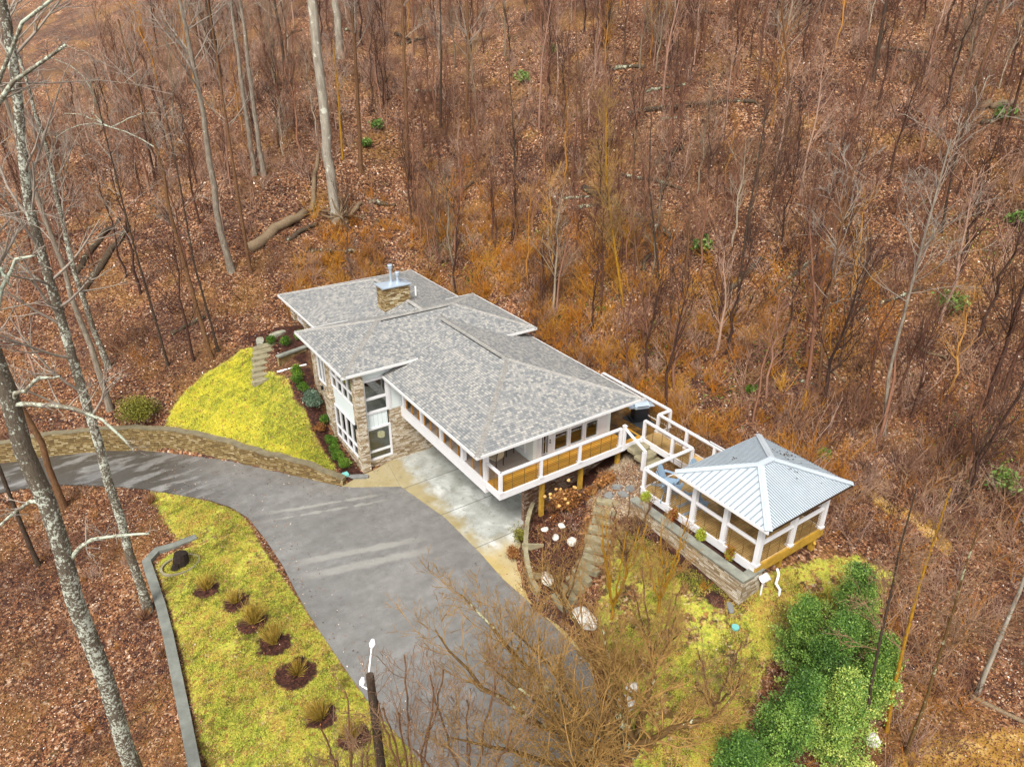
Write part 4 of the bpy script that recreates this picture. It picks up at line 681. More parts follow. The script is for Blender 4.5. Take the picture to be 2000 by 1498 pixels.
def railing(P, parent, posts, rail=True, z=Z1, ht=1.0, ps=.135, base=True, mat='white', skip=()):
    """top rail with posts at the given fractions and dark cables with slim pickets between them"""
    a, b = Vector((P[0][0], P[0][1], z)), Vector((P[1][0], P[1][1], z)); L = (b - a).length; d = (b - a) / L
    if rail: MB().bar(a + Vector((0, 0, ht - .03)), b + Vector((0, 0, ht - .03)), .145, .05).bar(a + Vector((0, 0, ht - .095)), b + Vector((0, 0, ht - .095)), .05, .07).build('top_rail', MAT[mat], parent)
    for t in posts:
        p = a + d * (t * L); m = MB().box(p.x - ps / 2, p.y - ps / 2, z, p.x + ps / 2, p.y + ps / 2, z + ht - .06)
        if base: m.box(p.x - ps / 2 - .035, p.y - ps / 2 - .035, z, p.x + ps / 2 + .035, p.y + ps / 2 + .035, z + .08)
        m.build('rail_post', MAT[mat], parent)
    c = MB(); zz = z + .09
    while zz < z + ht - .14: c.bar(a + Vector((0, 0, zz - z)), b + Vector((0, 0, zz - z)), .014, .014); zz += .088
    k = c; n = max(2, int(round(L / .62)))
    for i in range(1, n):
        t = i / n
        if min([abs(t - q) for q in posts] + [1]) * L < .2: continue
        p = a + d * (t * L); k.box(p.x - .01, p.y - .01, z, p.x + .01, p.y + .01, z + ht - .1)
    c.build('cable_infill', MAT['cable'], parent)
railing([(2.62, -8.0), (2.62, -9.0)], DK, [1.0]); railing([(2.62, -9.0), (9.42, -9.0)], DK, [.31, .63, .99])
railing([(10.86, -9.05), (10.86, -12.05)], DK, [0.01, .62]); railing([(12.6, -4.0), (12.6, -9.02)], DK, [0, .33, .66, 1]); railing([(12.6, -9.02), (11.82, -9.02)], DK, []); railing([(11.82, -9.02), (11.82, -13.9)], DK, [0, .38, .72])
hb = MB().box(9.5, -9.12, 2.85, 9.64, -8.98, Z1 + 1.06); hb.box(9.48, -9.14, Z1 + 1.06, 9.66, -8.96, Z1 + 1.1); hb.build('newel_post', MAT['white'], DK); MB().box(9.6, -10.42, 2.28, 9.76, -10.26, 3.38).build('newel_post', MAT['white'], DK)
MB().bar((9.57, -9.1, 4.05), (9.68, -10.4, 3.42), .12, .06).build('hand_rail', MAT['white'], DK)
# pavilion
PV = thing('pavilion', 'open white pavilion with a pale standing-seam metal hip roof at the deck end', 'pavilion', (7.93, -17.98, Z1))
MB().box(7.98, -18.0, Z1 - .05, 11.95, -12.1, Z1).build('floor_boards', MAT['deck_tan'], PV)
MB().box(7.86, -18.0, 2.78, 7.93, -12.03, Z1 + .012).box(7.93, -12.1, 2.78, 10.85, -12.03, Z1 + .012).box(11.95, -18.0, 2.8, 12.0, -12.1, Z1 + .01).build('fascia', MAT['white'], PV)
MB().box(7.86, -18.06, 2.72, 12.05, -18.003, Z1 + .02).build('rim_joist', MAT['timber'], PV)
for x, y in ((9.9, -17.7), (11.8, -17.85), (11.8, -14.8)): MB().box(x - .1, y - .1, 1.3, x + .1, y + .1, 2.78).build('support_post', MAT['timber'], PV)
MB().bar((11.7, -18.02, 2.35), (12.0, -17.5, 2.75), .1, .12).build('brace', MAT['timber'], PV)
ZE = 5.25
for (x, y) in ((7.96, -17.95), (9.95, -17.95), (11.9, -17.95), (7.96, -16.4), (7.96, -14.85), (11.9, -14.85), (11.9, -16.4)):
    m = MB().box(x - .095, y - .095, Z1, x + .095, y + .095, ZE - .1).box(x - .125, y - .125, Z1, x + .125, y + .125, Z1 + .1); m.build('post', MAT['white'], PV)
MB().box(7.86, -18.06, ZE - .32, 12.0, -17.86, ZE - .12).box(7.86, -17.86, ZE - .32, 8.06, -14.75, ZE - .12).box(11.8, -17.86, ZE - .32, 12.0, -14.75, ZE - .12).box(8.06, -14.95, ZE - .32, 11.8, -14.75, ZE - .12).build('beam', MAT['greytrim'], PV)
railing([(7.96, -12.06), (7.96, -14.85)], PV, [.01, .52]); railing([(7.96, -14.85), (7.96, -17.95)], PV, []); railing([(7.96, -17.95), (11.9, -17.95)], PV, []); railing([(11.9, -17.95), (11.9, -12.1)], PV, [.8]); railing([(7.96, -12.06), (10.86, -12.06)], PV, [1.0])
x0, x1, y0, y1, sG = 7.43, 12.48, -18.49, -14.11, .339; hh = (y1 - y0) / 2; ym = (y0 + y1) / 2; zr = ZE + sG * hh; A = (x0 + hh, ym, zr); B = (x1 - hh, ym, zr)
rf = MB().add([(x0, y0, ZE), (x1, y0, ZE), (x1, y1, ZE), (x0, y1, ZE), A, B], [(0, 1, 5, 4), (1, 2, 5), (2, 3, 4, 5), (3, 0, 4)]).build('roof', MAT['metalroof'], PV)
MB().box(x0 + .02, y0 + .02, ZE - .1, x1 - .02, y1 - .02, ZE - .012).build('ceiling', MAT['deck_tan'], rf)
MB().box(x0 - .02, y0 - .02, ZE - .13, x0 + .02, y1 + .02, ZE - .004).box(x0 + .02, y1 - .02, ZE - .13, x1 + .02, y1 + .02, ZE - .004).build('fascia', MAT['white'], rf); MB().box(x0 + .022, y0 - .02, ZE - .09, x1 + .02, y0 + .018, ZE - .004).box(x1 - .018, y0 + .02, ZE - .09, x1 + .02, y1 - .022, ZE - .004).build('drip_edge', MAT['iron'], rf)
rb = MB()
def rib(p, q, w_=.03, h_=.028, n=(0, 0, 1)): rb.bar(Vector(p) + Vector((0, 0, .014)), Vector(q) + Vector((0, 0, .014)), w_, h_)
k = y0 + .1
while k < y1:
    e = min(k - y0, y1 - k)
    rib((x0, k, ZE), (x0 + e, k, ZE + sG * e), .035); k += .23
k = y0 + .1
while k < y1: e = min(k - y0, y1 - k); rib((x1, k, ZE), (x1 - e, k, ZE + sG * e)); k += .115
k = x0 + .1
while k < x1: e = min(k - x0, x1 - k, hh); rib((k, y0, ZE), (k, y0 + e, ZE + sG * e)); rib((k + .03, y1, ZE), (k + .03, y1 - min(x1 - k - .03, e), ZE + sG * min(x1 - k - .03, e))) if k + .03 < x1 else None; k += .115
rb.build('roof_ribs', MAT['seam'], rf)
cpb = MB()
for p, q in (((x0, y0), A), ((x1, y0), B), ((x1, y1), B), ((x0, y1), A)): cpb.bar((p[0], p[1], ZE + .035), (q[0], q[1], zr + .035), .26, .03); cpb.bar((p[0], p[1], ZE + .06), (q[0], q[1], zr + .06), .09, .03)
cpb.bar((A[0] - .1, ym, zr + .04), (B[0] + .1, ym, zr + .04), .26, .035); cpb.build('ridge_cap', MAT['metalroof'], rf)
lt = MB(); rr = random.Random(5)
for cx, cy, n, s in ((11.55, -16.0, 26, .22), (9.6, -15.1, 5, .12), (10.6, -17.0, 6, .12), (11.3, -17.2, 4, .3)):
    for _ in range(n):
        x = cx + rr.gauss(0, s); y = cy + rr.gauss(0, s); e = min(x - x0, x1 - x, y - y0, y1 - y); z = ZE + sG * max(0, e) + .035; a = rr.uniform(0, 6.3); c_, s_ = math.cos(a) * .035, math.sin(a) * .035
        lt.quad((x - c_, y - s_, z), (x + s_, y - c_, z + .01), (x + c_, y + s_, z + .02), (x - s_, y + c_, z + .01))
lt.build('fallen_leaves', MAT['bark_dark'], rf)
# planter wall below the pavilion
PW = thing('planter_wall', 'long ledge-stone planter wall with a grey bluestone cap below the pavilion', 'stone wall', (7.35, -17.9, 1.6))
MB().box(7.2, -18.08, .8, 7.46, -12.2, 2.8).box(7.46, -18.08, .8, 8.3, -17.85, 2.8).build('wall_body', MAT['ledge'], PW)
cps = MB(); k = -18.14
while k < -12.2: cps.box(7.12, k + .004, 2.8, 7.54, min(k + .62, -12.12) - .004, 2.87); k += .62
cps.box(7.55, -18.14, 2.8, 7.95, -17.78, 2.87).box(7.955, -18.14, 2.8, 8.34, -17.78, 2.87); cps.build('cap_stones', MAT['capstone'], PW)
MB().box(7.46, -17.85, 1.6, 7.86, -12.3, 2.7).build('planter_soil', MAT['mulch'], PW)
MB().box(8.3, -18.05, 1.0, 8.36, -17.88, 2.75).build('trim_board', MAT['timber'], PW)
# things on the deck
def adirondack(label, loc, rz):
    o = thing('garden_chair', label, 'chair', loc, rz, 'blue adirondack chairs by the pavilion'); M_ = MAT['chairblue']
    b = MB()
    for i in range(7):
        a = (i - 3) * .085; top = .98 - .022 * (i - 3) ** 2; b.bar((a * .85, -.18, .30), (a * 1.12, -.46, top), .075, .02, (0, 1, .4))
    b.bar((-.28, -.28, .52), (.28, -.28, .52), .05, .025).build('backrest', M_, o, local=True)
    s_ = MB(); [s_.bar((-.27, -.15 + .105 * i, .30 + .018 * i), (.27, -.15 + .105 * i, .30 + .018 * i), .09, .022) for i in range(6)]; s_.build('seat', M_, o, local=True)
    for sx in (-1, 1):
        MB().bar((sx * .33, -.34, .55), (sx * .36, .40, .57), .13, .025).build('armrest', M_, o, local=True)
        MB().bar((sx * .30, .36, 0), (sx * .30, .36, .55), .1, .03).build('front_leg', M_, o, local=True); MB().bar((sx * .27, .42, .36), (sx * .27, -.62, .03), .03, .12).build('rear_leg', M_, o, local=True)
    return o
adirondack('blue-grey adirondack chair at the walkway rail, nearest the roof corner', (8.85, -12.6, Z1), R(200)); adirondack('blue-grey adirondack chair beside the tall cable railing, closest to the hillside', (10.3, -13.1, Z1), R(190))
adirondack('pale adirondack chair behind the cables at the outer deck corner', (8.45, -13.2, Z1), R(-60)); adirondack('pale adirondack chair half under the metal roof beside the planter rail', (8.6, -14.35, Z1), R(-110))
def patio_chair(label, loc, rz):
    o = thing('patio_chair', label, 'chair', loc, rz, 'porch dining chairs'); b = MB().bar((-.24, -.25, .45), (-.24, -.33, .95), .03, .03).bar((.24, -.25, .45), (.24, -.33, .95), .03, .03)
    MB().bar((0, -.27, .5), (0, -.33, .95), .46, .02, (0, 1, 0)).build('backrest', MAT['mesh'], o, local=True); MB().box(-.25, -.25, .42, .25, .25, .45).build('seat', MAT['mesh'], o, local=True)
    b.build('back_frame', MAT['iron'], o, local=True)
    for sx in (-.24, .24):
        for sy in (-.24, .24): MB().bar((sx, sy, 0), (sx, sy, .44), .03, .03).build('leg', MAT['iron'], o, local=True)
    return o
patio_chair('beige sling chair nearest the porch corner post', (3.62, -7.1, Z1), R(15)); patio_chair('beige sling chair beside the house wall under the porch', (4.6, -6.5, Z1), R(100)); patio_chair('beige sling chair at the far side of the dark table', (3.6, -5.0, Z1), R(185))
t = thing('porch_table', 'dark wood dining table under the porch roof', 'table', (3.7, -6.1, Z1)); MB().box(3.15, -6.65, 3.8, 4.3, -5.5, 3.86).build('table_top', MAT['wood'], t)
for x in (3.25, 4.2):
    for y in (-6.55, -5.6): MB().box(x - .05, y - .05, Z1, x + .05, y + .05, 3.8).build('leg', MAT['wood'], t)
gr = thing('barbecue_grill', 'black gas barbecue with a silver lid under the roof corner', 'grill', (11.95, -7.6, Z1), R(-20)); L_ = dict(local=True)
MB().box(-.36, -.26, .12, .36, .26, .72).build('cabinet', MAT['black'], gr, .02, **L_); MB().box(-.5, -.34, .06, .5, .34, .12).build('base_shelf', MAT['black'], gr, **L_)
lid = MB(); n = 8; prof = [(-.28 + .28 * (1 - math.cos(math.pi * i / n)), .74 + .3 * math.sin(math.pi * i / n)) for i in range(n + 1)]
lid.add([(-.38, y, z) for y, z in prof] + [(.38, y, z) for y, z in prof], [tuple(range(n, -1, -1)), tuple(range(n + 1, 2 * n + 2))] + [(i, i + 1, n + 2 + i, n + 1 + i) for i in range(n)]); lid.build('lid', MAT['galv'], gr, **L_)
for sx in (-1, 1): MB().box(sx * .38, -.24, .78, sx * .68, .24, .82).build('side_shelf', MAT['galv'], gr, **L_)
MB().cyl((-.3, -.34, .9), (.3, -.34, .9), .018).build('handle', MAT['black'], gr, **L_)
for sx in (-.42, .42):
    for sy in (-.28, .28): MB().cyl((sx, sy - .02, .05), (sx, sy + .02, .05), .05).build('wheel', MAT['black'], gr, **L_)
MB().box(9.95, -8.75, Z1 + .004, 10.75, -7.95, Z1 + .02).build('door_mat', MAT['mat'], label='dark mat on the deck in front of the stone steps', cat='mat'); MB().box(11.35, -8.35, Z1 + .004, 12.4, -7.0, Z1 + .014).build('grill_mat', MAT['mat'], label='dark mat under the barbecue', cat='mat')
# ---------------------------------------------------------------- small things in the garden
def rock(name, x, y, z, rx, ry, rz_, mat, seed, **kw):
    bm = bmesh.new(); bmesh.ops.create_icosphere(bm, subdivisions=3, radius=1); r = random.Random(seed); ph = [(Vector((r.gauss(0, 1), r.gauss(0, 1), r.gauss(0, 1))).normalized(), r.uniform(.68, .9)) for _ in range(12)]
    for v in bm.verts:
        c = v.co.copy()
        for d, k in ph:
            t_ = c.dot(d)
            if t_ > k: c -= d * (t_ - k)
        v.co = Vector((c.x * rx, c.y * ry, c.z * rz_))
    bmesh.ops.rotate(bm, verts=bm.verts, cent=(0, 0, 0), matrix=Matrix.Rotation(r.uniform(0, 3), 3, 'Z')); me = bpy.data.meshes.new(name); bm.to_mesh(me); bm.free()
    return link(name, me, mat, loc=(x, y, z), **kw)
RK = [(4.38, -9.91, .19, 'white quartz rock highest up the bed, left of the hydrangea foot'), (4.85, -10.47, .2, 'white quartz rock just below the brown hydrangea'), (4.3, -10.75, .2, 'flat white rock in the middle of the garden bed'), (4.55, -11.55, .27, 'blocky white rock beside the stone steps'), (2.8, -12.15, .36, 'large rounded white rock at the foot of the garden bed'), (2.8, -14.54, .62, 'biggest long white boulder near the drive below the steps'), (1.75, -18.1, .35, 'white rock at the foot of the bare orange tree'), (2.3, -17.8, .27, 'small white rock tucked behind the bare tree trunk')]
for i, (x, y, s, lb) in enumerate(RK): rock('white_boulder', x, y, gz(x, y) + s * (.15 if i < 4 else .35), s * 1.08, s * (.6 if i == 5 else .8), s * .6, MAT['rock'], 200 + i, label=lb, cat='boulder', group='white quartz boulders in the garden')
rock('round_stone', 7.06, -23.69, .62, .24, .24, .22, MAT['rock'], 230, label='round pale stone on the dirt at the foot of a thin dark tree', cat='stone')
sp = thing('stump', 'dark rotten tree stump in a ring of edging on the lower lawn', 'tree stump', (-9.3, -2.1, 0)); MB().cyl((-9.3, -2.0, 0), (-9.22, -1.94, .5), .36, .27, 11).cyl((-9.55, -2.2, 0), (-9.5, -2.2, .25), .22, .12, 7).build('wood', MAT['stumpwood'], sp)
tr = MB(); n = 22
for i in range(n):
    a, b = 2 * math.pi * i / n, 2 * math.pi * (i + 1) / n; q = lambda a, r_: (-9.35 + r_ * 1.15 * math.cos(a), -2.1 + r_ * .9 * math.sin(a))
    p0, p1, p2, p3 = q(a, .62), q(b, .62), q(b, .70), q(a, .70); tr.add([p0 + (.07,), p1 + (.07,), p2 + (.07,), p3 + (.07,), p2 + (-.05,), p3 + (-.05,), p0 + (-.05,), p1 + (-.05,)], [(0, 3, 2, 1), (3, 5, 4, 2), (0, 1, 7, 6)])
tr.build('edging_ring', MAT['stepstone'], sp)
lpz = 0.0; LP = thing('light_pole', 'rough dark wooden pole with two white security lamps beside the drive', 'light pole', (-6.41, -16.36, -.1)); MB().cyl((-6.41, -16.36, -.1), (-6.41, -16.36, 5.25), .15, .11, 12).build('pole', MAT['bark_dark'], LP)
for (dx, dy, dz, zt) in ((.12, .1, .62, 5.15), (-.28, .12, .0, 4.55)):
    a = Vector((-6.41, -16.36, zt)) + Vector((.0, .1, 0)); b = a + Vector((dx + .12, dy + .1, dz + .08)); l_ = MB().cyl(a, b, .022, n=8).build('lamp_arm', MAT['pvc'], LP)
    MB().cyl(b, b + Vector((.05, .06, .05)), .05, .09, 12).cyl(b + Vector((.05, .06, .05)), b + Vector((.1, .1, .16)), .09, .04, 12).build('lamp_head', MAT['pvc'], l_)
MB().box(-1.07, -.02, .12, -.75, .30, .30).build('valve_box', MAT['teal'], bevel=.03, label='pale teal plastic valve box in the mulch at the house corner', cat='valve box')
pp = thing('drain_pipes', 'white bent drain pipes below the front corner of the pavilion', 'pipe', (8.6, -18.2, 1.7))
a = MB(); pth = [(9.2, -18.1, 2.45), (9.15, -18.25, 2.3), (8.75, -18.45, 2.2), (8.85, -18.6, 1.95), (8.85, -18.62, 1.5)]
for p, q in zip(pth[:-1], pth[1:]): a.cyl(p, q, .05, n=10)
a.build('bent_pipe', MAT['pvc'], pp); MB().cyl((8.2, -18.25, 1.5), (8.2, -18.25, 2.5), .035, n=8).cyl((8.12, -18.2, 2.5), (8.3, -18.35, 2.72), .15, .15, 16).build('meter_pipe', MAT['pvc'], pp)
MB().cyl((6.45, -18.6, 1.4), (6.45, -18.6, 1.47), .14, .14, 16).build('drain_cover', MAT['teal'], label='small round pale green drain cover in the grass below the planter wall', cat='drain cover')
slab('wet_slab', 6.9, -17.95, gz(6.9, -17.95) + .07, .9, .6, .25, .1, MAT['slate'], None, 301, label='dark wet slab lying at the foot of the planter wall corner', cat='stone slab')
# ---------------------------------------------------------------- branch growing and leaf clouds
def unit(v): return v / (np.linalg.norm(v, axis=-1, keepdims=True) + 1e-9)
def tubes(P, Rr, s):
    """P (T,n,3), Rr (T,n) -> verts, quads"""
    T_, n, _ = P.shape; t = unit(np.gradient(P, axis=1)); ref = np.where(np.abs(t[..., 2:3]) > .9, np.array([1., 0, 0]), np.array([0, 0, 1.])); x = unit(np.cross(t, ref)); y = np.cross(t, x)
    a = np.arange(s) * 2 * np.pi / s; V = P[:, :, None] + Rr[:, :, None, None] * (x[:, :, None] * np.cos(a)[None, None, :, None] + y[:, :, None] * np.sin(a)[None, None, :, None])
    base = (np.arange(T_) * n * s)[:, None, None]; i = (np.arange(n - 1) * s)[None, :, None]; j = np.arange(s)[None, None]; k = (j + 1) % s
    F = np.stack([base + i + j, base + i + k, base + i + s + k, base + i + s + j], -1).reshape(-1, 4)
    return V.reshape(-1, 3), F
def cat(parts):
    V = []; F = []; b = 0
    for v, f in parts: V.append(v); F.append(f + b); b += len(v)
    return np.concatenate(V), np.concatenate(F)
def grow(P, Rr, kids, tr, ang, lf, rf, up, wob, n, rng, lmin=0.0, droop=0.0, tip=.3):
    T_, m, _ = P.shape; idx = np.repeat(np.arange(T_), kids); K = len(idx); t = rng.uniform(tr[0], tr[1], K); f = t * (m - 1); i0 = np.minimum(f.astype(int), m - 2); u = (f - i0)[:, None]
    p = P[idx, i0] * (1 - u) + P[idx, i0 + 1] * u; r = Rr[idx, i0] * (1 - u[:, 0]) + Rr[idx, i0 + 1] * u[:, 0]; tan = unit(P[idx, i0 + 1] - P[idx, i0])
    per = unit(np.cross(tan, unit(rng.normal(size=(K, 3))))); a = np.radians(rng.uniform(ang[0], ang[1], K))[:, None]; d = unit(tan * np.cos(a) + per * np.sin(a) + np.array([0, 0, up]))
    L = np.maximum(np.linalg.norm(P[idx, -1] - P[idx, 0], axis=1) * lf * rng.uniform(.6, 1.25, K) * (1.15 - .6 * t), lmin); pts = [p]; cur = d
    for q in range(n - 1):
        cur = unit(cur + rng.normal(size=(K, 3)) * wob + np.array([0, 0, up * .35 - droop * q])); pts.append(pts[-1] + cur * (L / (n - 1))[:, None])
    R0 = np.minimum(r * rf, r * .95); prof = np.linspace(1, tip, n)[None]
    return np.stack(pts, 1), R0[:, None] * prof
def path(pts, r0, r1, n, rng, wob=0.0):
    pts = np.array(pts, float); s = np.r_[0, np.cumsum(np.linalg.norm(np.diff(pts, axis=0), axis=1))]; t = np.linspace(0, s[-1], n); P = np.stack([np.interp(t, s, pts[:, k]) for k in range(3)], 1)
    P[1:-1] += rng.normal(size=(n - 2, 3)) * wob; return P[None], np.linspace(r0, r1, n)[None]
def leafquads(C, size, rng, tint=None, flat=0.0):
    """one bent quad per centre"""
    K = len(C); nrm = unit(rng.normal(size=(K, 3)) + np.array([0, 0, flat])); a = unit(np.cross(nrm, unit(rng.normal(size=(K, 3))))); b = np.cross(nrm, a); s = (size * rng.uniform(.6, 1.3, K))[:, None]
    V = np.stack([C - a * s, C - b * s * .5 + nrm * s * .12, C + a * s, C + b * s * .5 + nrm * s * .12], 1).reshape(-1, 3); F = np.arange(4 * K).reshape(-1, 4)
    return V, F, np.repeat(rng.uniform(0, 1, K) if tint is None else tint, 4)
def toe(l):
    L = np.array([-70, -45, -30, -19.5, -15.2, -7, -1.2, 3.4, 8.2, 12.3, 20, 30, 48, 75]); D = np.array([52, 45, 39, 36, 43, 48, 42.2, 37.8, 31.4, 26.8, 23, 21, 18, 14]); return np.interp(l, L, D)
def ld2xy(l, d): return CAM[0] + NF[0] * d + NR[0] * l, CAM[1] + NF[1] * d + NR[1] * l
BLOCK = [[(-1, -1), (11.5, -9.5), (13, -9.5), (13.2, 6), (10.6, 6.8), (10.6, 14), (0, 14), (-1, 7)], [(6.9, -18.6), (12.6, -18.6), (12.6, -11.8), (6.9, -11.8)], [(2.3, -9.3), (13, -9.3), (13, -7), (2.3, -7)]]
def clear(xy, m=.4):
    ok = sdf(DRIVE, xy) > m
    for b in BLOCK: ok &= sdf(b, xy) > m * .5
    return ok
# ---------------------------------------------------------------- large bare trees
def big_tree(line, r0, mat, label, name='bare_tree', top=None, twig='twig_grey', br=16, start=.5, seed=1, limbs=(), sub=5, spread=.26, base_flare=1.35, r1=None, twr=.75, ang=(35, 75), cat_='tree', group=None):
    rng = np.random.default_rng(seed); b = np.array(line[0]); pts = [np.array(p) for p in line]; pts[0] = b - np.array([0, 0, .3])
    if top is not None and top > pts[-1][2]:
        dr = unit((pts[-1] - pts[-2])) if len(pts) > 1 else np.array([0, 0, 1.]); dr = unit(dr * .5 + np.array([0, 0, 1.])); pts.append(pts[-1] + dr * ((top - pts[-1][2]) / dr[2]))
    n = 16; P, Rt = path(pts, r0, r0 * .3 if r1 is None else r1, n, rng, r0 * .12); Rt[0, 0] *= base_flare
    root = thing(name, label, cat_, tuple(b), 0, group); P -= b
    V, F = tubes(P, Rt, 10 if r0 > .15 else 7); link('trunk', nmesh('trunk', V, F, None, True), MAT[mat], root)
    parts = []
    for lm in limbs:
        q = np.array(lm) - b; p2, r2 = path(q, lm_r(r0, q, P[0], Rt[0]), r0 * .10, 8, rng, .03); v, f = tubes(p2, r2, 6); link('limb', nmesh('limb', v, f, None, True), MAT['limb_pale'], root)
        p3, r3 = grow(p2, r2, 7, (.25, 1), (30, 70), .35, .5, .15, .18, 4, rng); parts.append(tubes(p3, r3 * twr, 4)); p4, r4 = grow(p3, r3, 4, (.3, 1), (25, 60), .5, .6, .1, .2, 3, rng); parts.append(tubes(p4, np.maximum(r4, .006), 3))
    if br:
        P1, R1 = grow(P, Rt, br, (start, .98), ang, spread, .45, .25, .12, 6, rng, droop=0); parts.append(tubes(P1, R1 * twr, 5))
        P2, R2 = grow(P1, R1, sub, (.25, 1), (25, 65), .5, .55, .15, .16, 4, rng); parts.append(tubes(P2, np.maximum(R2, .008), 4))
        P3, R3 = grow(P2, R2, 4, (.2, 1), (25, 60), .55, .6, .08, .2, 3, rng); parts.append(tubes(P3, np.maximum(R3, .006), 3))
    if parts: V, F = cat(parts); link('branches', nmesh('branches', V, F), MAT[twig], root)
    return root
def lm_r(r0, q, P, Rt): return max(.03, float(Rt[np.argmin(np.linalg.norm(P - q[0], axis=1))]) * .33)
g = 'tall bare trees'
big_tree(TR_a[1], TR_a[0] * .95, 'bark_pale', 'tall pale grey tree standing beside the upturned roots behind the house', top=27, seed=11, start=.75, r1=.28)
big_tree(TR_b[1], TR_b[0] * .9, 'bark_pale', 'thick pale trunk at the top edge far up the hill', top=33, seed=12, start=.7)
big_tree(TR_c[1], TR_c[0], 'bark_grey', 'left trunk of the grey pair of trees on the slope left of the pale tree', top=29, seed=13, start=.6)
big_tree(TR_d[1], TR_d[0], 'bark_grey', 'right trunk of the grey pair of trees on the slope left of the pale tree', top=28, seed=14, start=.6)
big_tree(TR_e[1], TR_e[0] * .85, 'bark_brown', 'straight brown tree right of the pale tree, halfway up the slope', top=27, seed=15, start=.6)
big_tree(TR_f[1], TR_f[0], 'bark_brown', 'brown trunk just right of the pale tree behind the root pile', top=27, seed=16, start=.55)
big_tree(TR_g[1], TR_g[0] * .8, 'bark_gold', 'thin olive trunk close behind the pale tree', top=20, seed=17, start=.4, br=12)
big_tree(TR_h[1], TR_h[0], 'bark_grey', 'thick grey mossy-footed tree behind the left end of the rear roof', top=28, seed=18, start=.5)
big_tree(TR_i[1], TR_i[0], 'bark_brown', 'slim brown tree just right of the mossy-footed grey tree', top=24, seed=19, start=.5)
big_tree(TR_j[1], TR_j[0], 'bark_brown', 'forked brown tree above the upper stone steps with a long side limb', top=21, seed=20, start=.6, limbs=J_LIMBS, br=10)
big_tree(TR_k[1], TR_k[0], 'bark_dark', 'thin dark trunk close beside the forked brown tree', top=18, seed=21, start=.45, br=12)
big_tree(TR_l[1], TR_l[0] * .9, 'bark_dark', 'slender leaning grey-brown tree left of the yellow lawn', top=18, seed=22, start=.35, br=16)
big_tree(TR_A[1], TR_A[0] * .95, 'bark_lichen', 'tall lichen-spotted tree beside the lower lawn, crossing the curved drive', top=24, seed=23, start=.3, br=20, r1=.12, spread=.16, sub=5)
big_tree(TR_B[1], TR_B[0], 'bark_lichen', 'lichen-grey tree on the left slope behind the field-stone wall', top=24, seed=24, start=.35, br=16, spread=.18)
big_tree(TR_Cc[1], TR_Cc[0] * .85, 'bark_grey', 'stout grey-brown tree rooted just behind the field-stone wall', top=22, seed=25, start=.4, br=14, spread=.2)
big_tree(TR_D[1], TR_D[0] * .92, 'bark_lichen', 'biggest lichen-covered tree leaning across the lower left foreground', top=19.5, seed=26, start=.8, br=10, limbs=D_LIMBS, r1=.16, spread=.14)
big_tree(TR_E[1], TR_E[0], 'bark_brown', 'reddish-brown tree at the left edge on the lower side of the drive', top=19, seed=27, start=.45, br=14, spread=.2)
big_tree(TR_F[1], TR_F[0], 'bark_dark', 'thin dark tree at the far left edge below the drive', top=15, seed=28, start=.5, br=12, spread=.2)
big_tree(TR_G[1], TR_G[0] * .8, 'bark_gold', 'bright orange-gold tree with many fine upright twigs above the back roof', top=17, seed=29, start=.25, br=60, twig='twig_orange', spread=.22, ang=(20, 45))
big_tree(TR_H[1], TR_H[0], 'bark_grey', 'pale grey leaning tree right of the pavilion, left of the green rhododendron', top=17, seed=30, start=.45, br=22, spread=.3)
big_tree(TR_I[1], TR_I[0], 'bark_brown', 'brown tree rising straight above the pavilion roof', top=16, seed=31, start=.4, br=20)
big_tree(TR_P[1], TR_P[0], 'bark_dark', 'dark thin trunk rising in front of the holly at lower right', top=10.5, seed=32, start=.4, br=14, twig='twig_rust')
big_tree(TR_Q[1], TR_Q[0], 'bark_gold', 'olive-gold thin tree just right of the holly', top=10, seed=33, start=.35, br=18, twig='twig_rust')
big_tree(TR_Rr[1], TR_Rr[0], 'bark_moss', 'mossy leaning thin tree third from the holly at lower right', top=9.5, seed=34, start=.35, br=16, twig='twig_rust')
big_tree(TR_S[1], TR_S[0], 'bark_pale', 'pale grey leaning trunk at the lower right edge', top=8.5, seed=35, start=.7, br=8)
TB = [('U', 'dark trunk leaning right at the top of the hill, right of the middle'), ('V', 'dark slim tree on the upper slope right of the long dark log'), ('Ww', 'reddish straight tree in the middle of the upper slope'), ('X', 'leaning dark tree near the top right corner'), ('Y', 'slim tree at the top, right of the brown straight tree'), ('Z', 'dark straight tree at the top centre of the hill'), ('AA', 'curving brown tree on the right slope above the pavilion'), ('AB', 'thin brown tree at the left end of the long dark log'), ('AC', 'thin tree near the top left behind the grey pair'), ('AD', 'thick dark leaning tree at the top left'), ('AE', 'dark trunk beside the thick leaning tree at the top left'), ('AF', 'thin dark tree standing by the end of the mossy log'), ('AG', 'dark straight sapling right of the mossy log'), ('AH', 'thin dark tree right beside the orange-gold tree'), ('AI', 'second thin dark tree right of the orange-gold tree')]
for i, (k, lb) in enumerate(TB):
    r_, ln = globals()['TR_' + k]; far = ln[0][2] > 12
    big_tree(ln, r_ * .9, 'bark_dark' if i % 2 == 0 else 'bark_brown', lb, top=ln[0][2] + (15 if far else 9.5), seed=60 + i, start=.35, br=14, spread=.24, twig='twig_grey' if far else 'twig_rust')
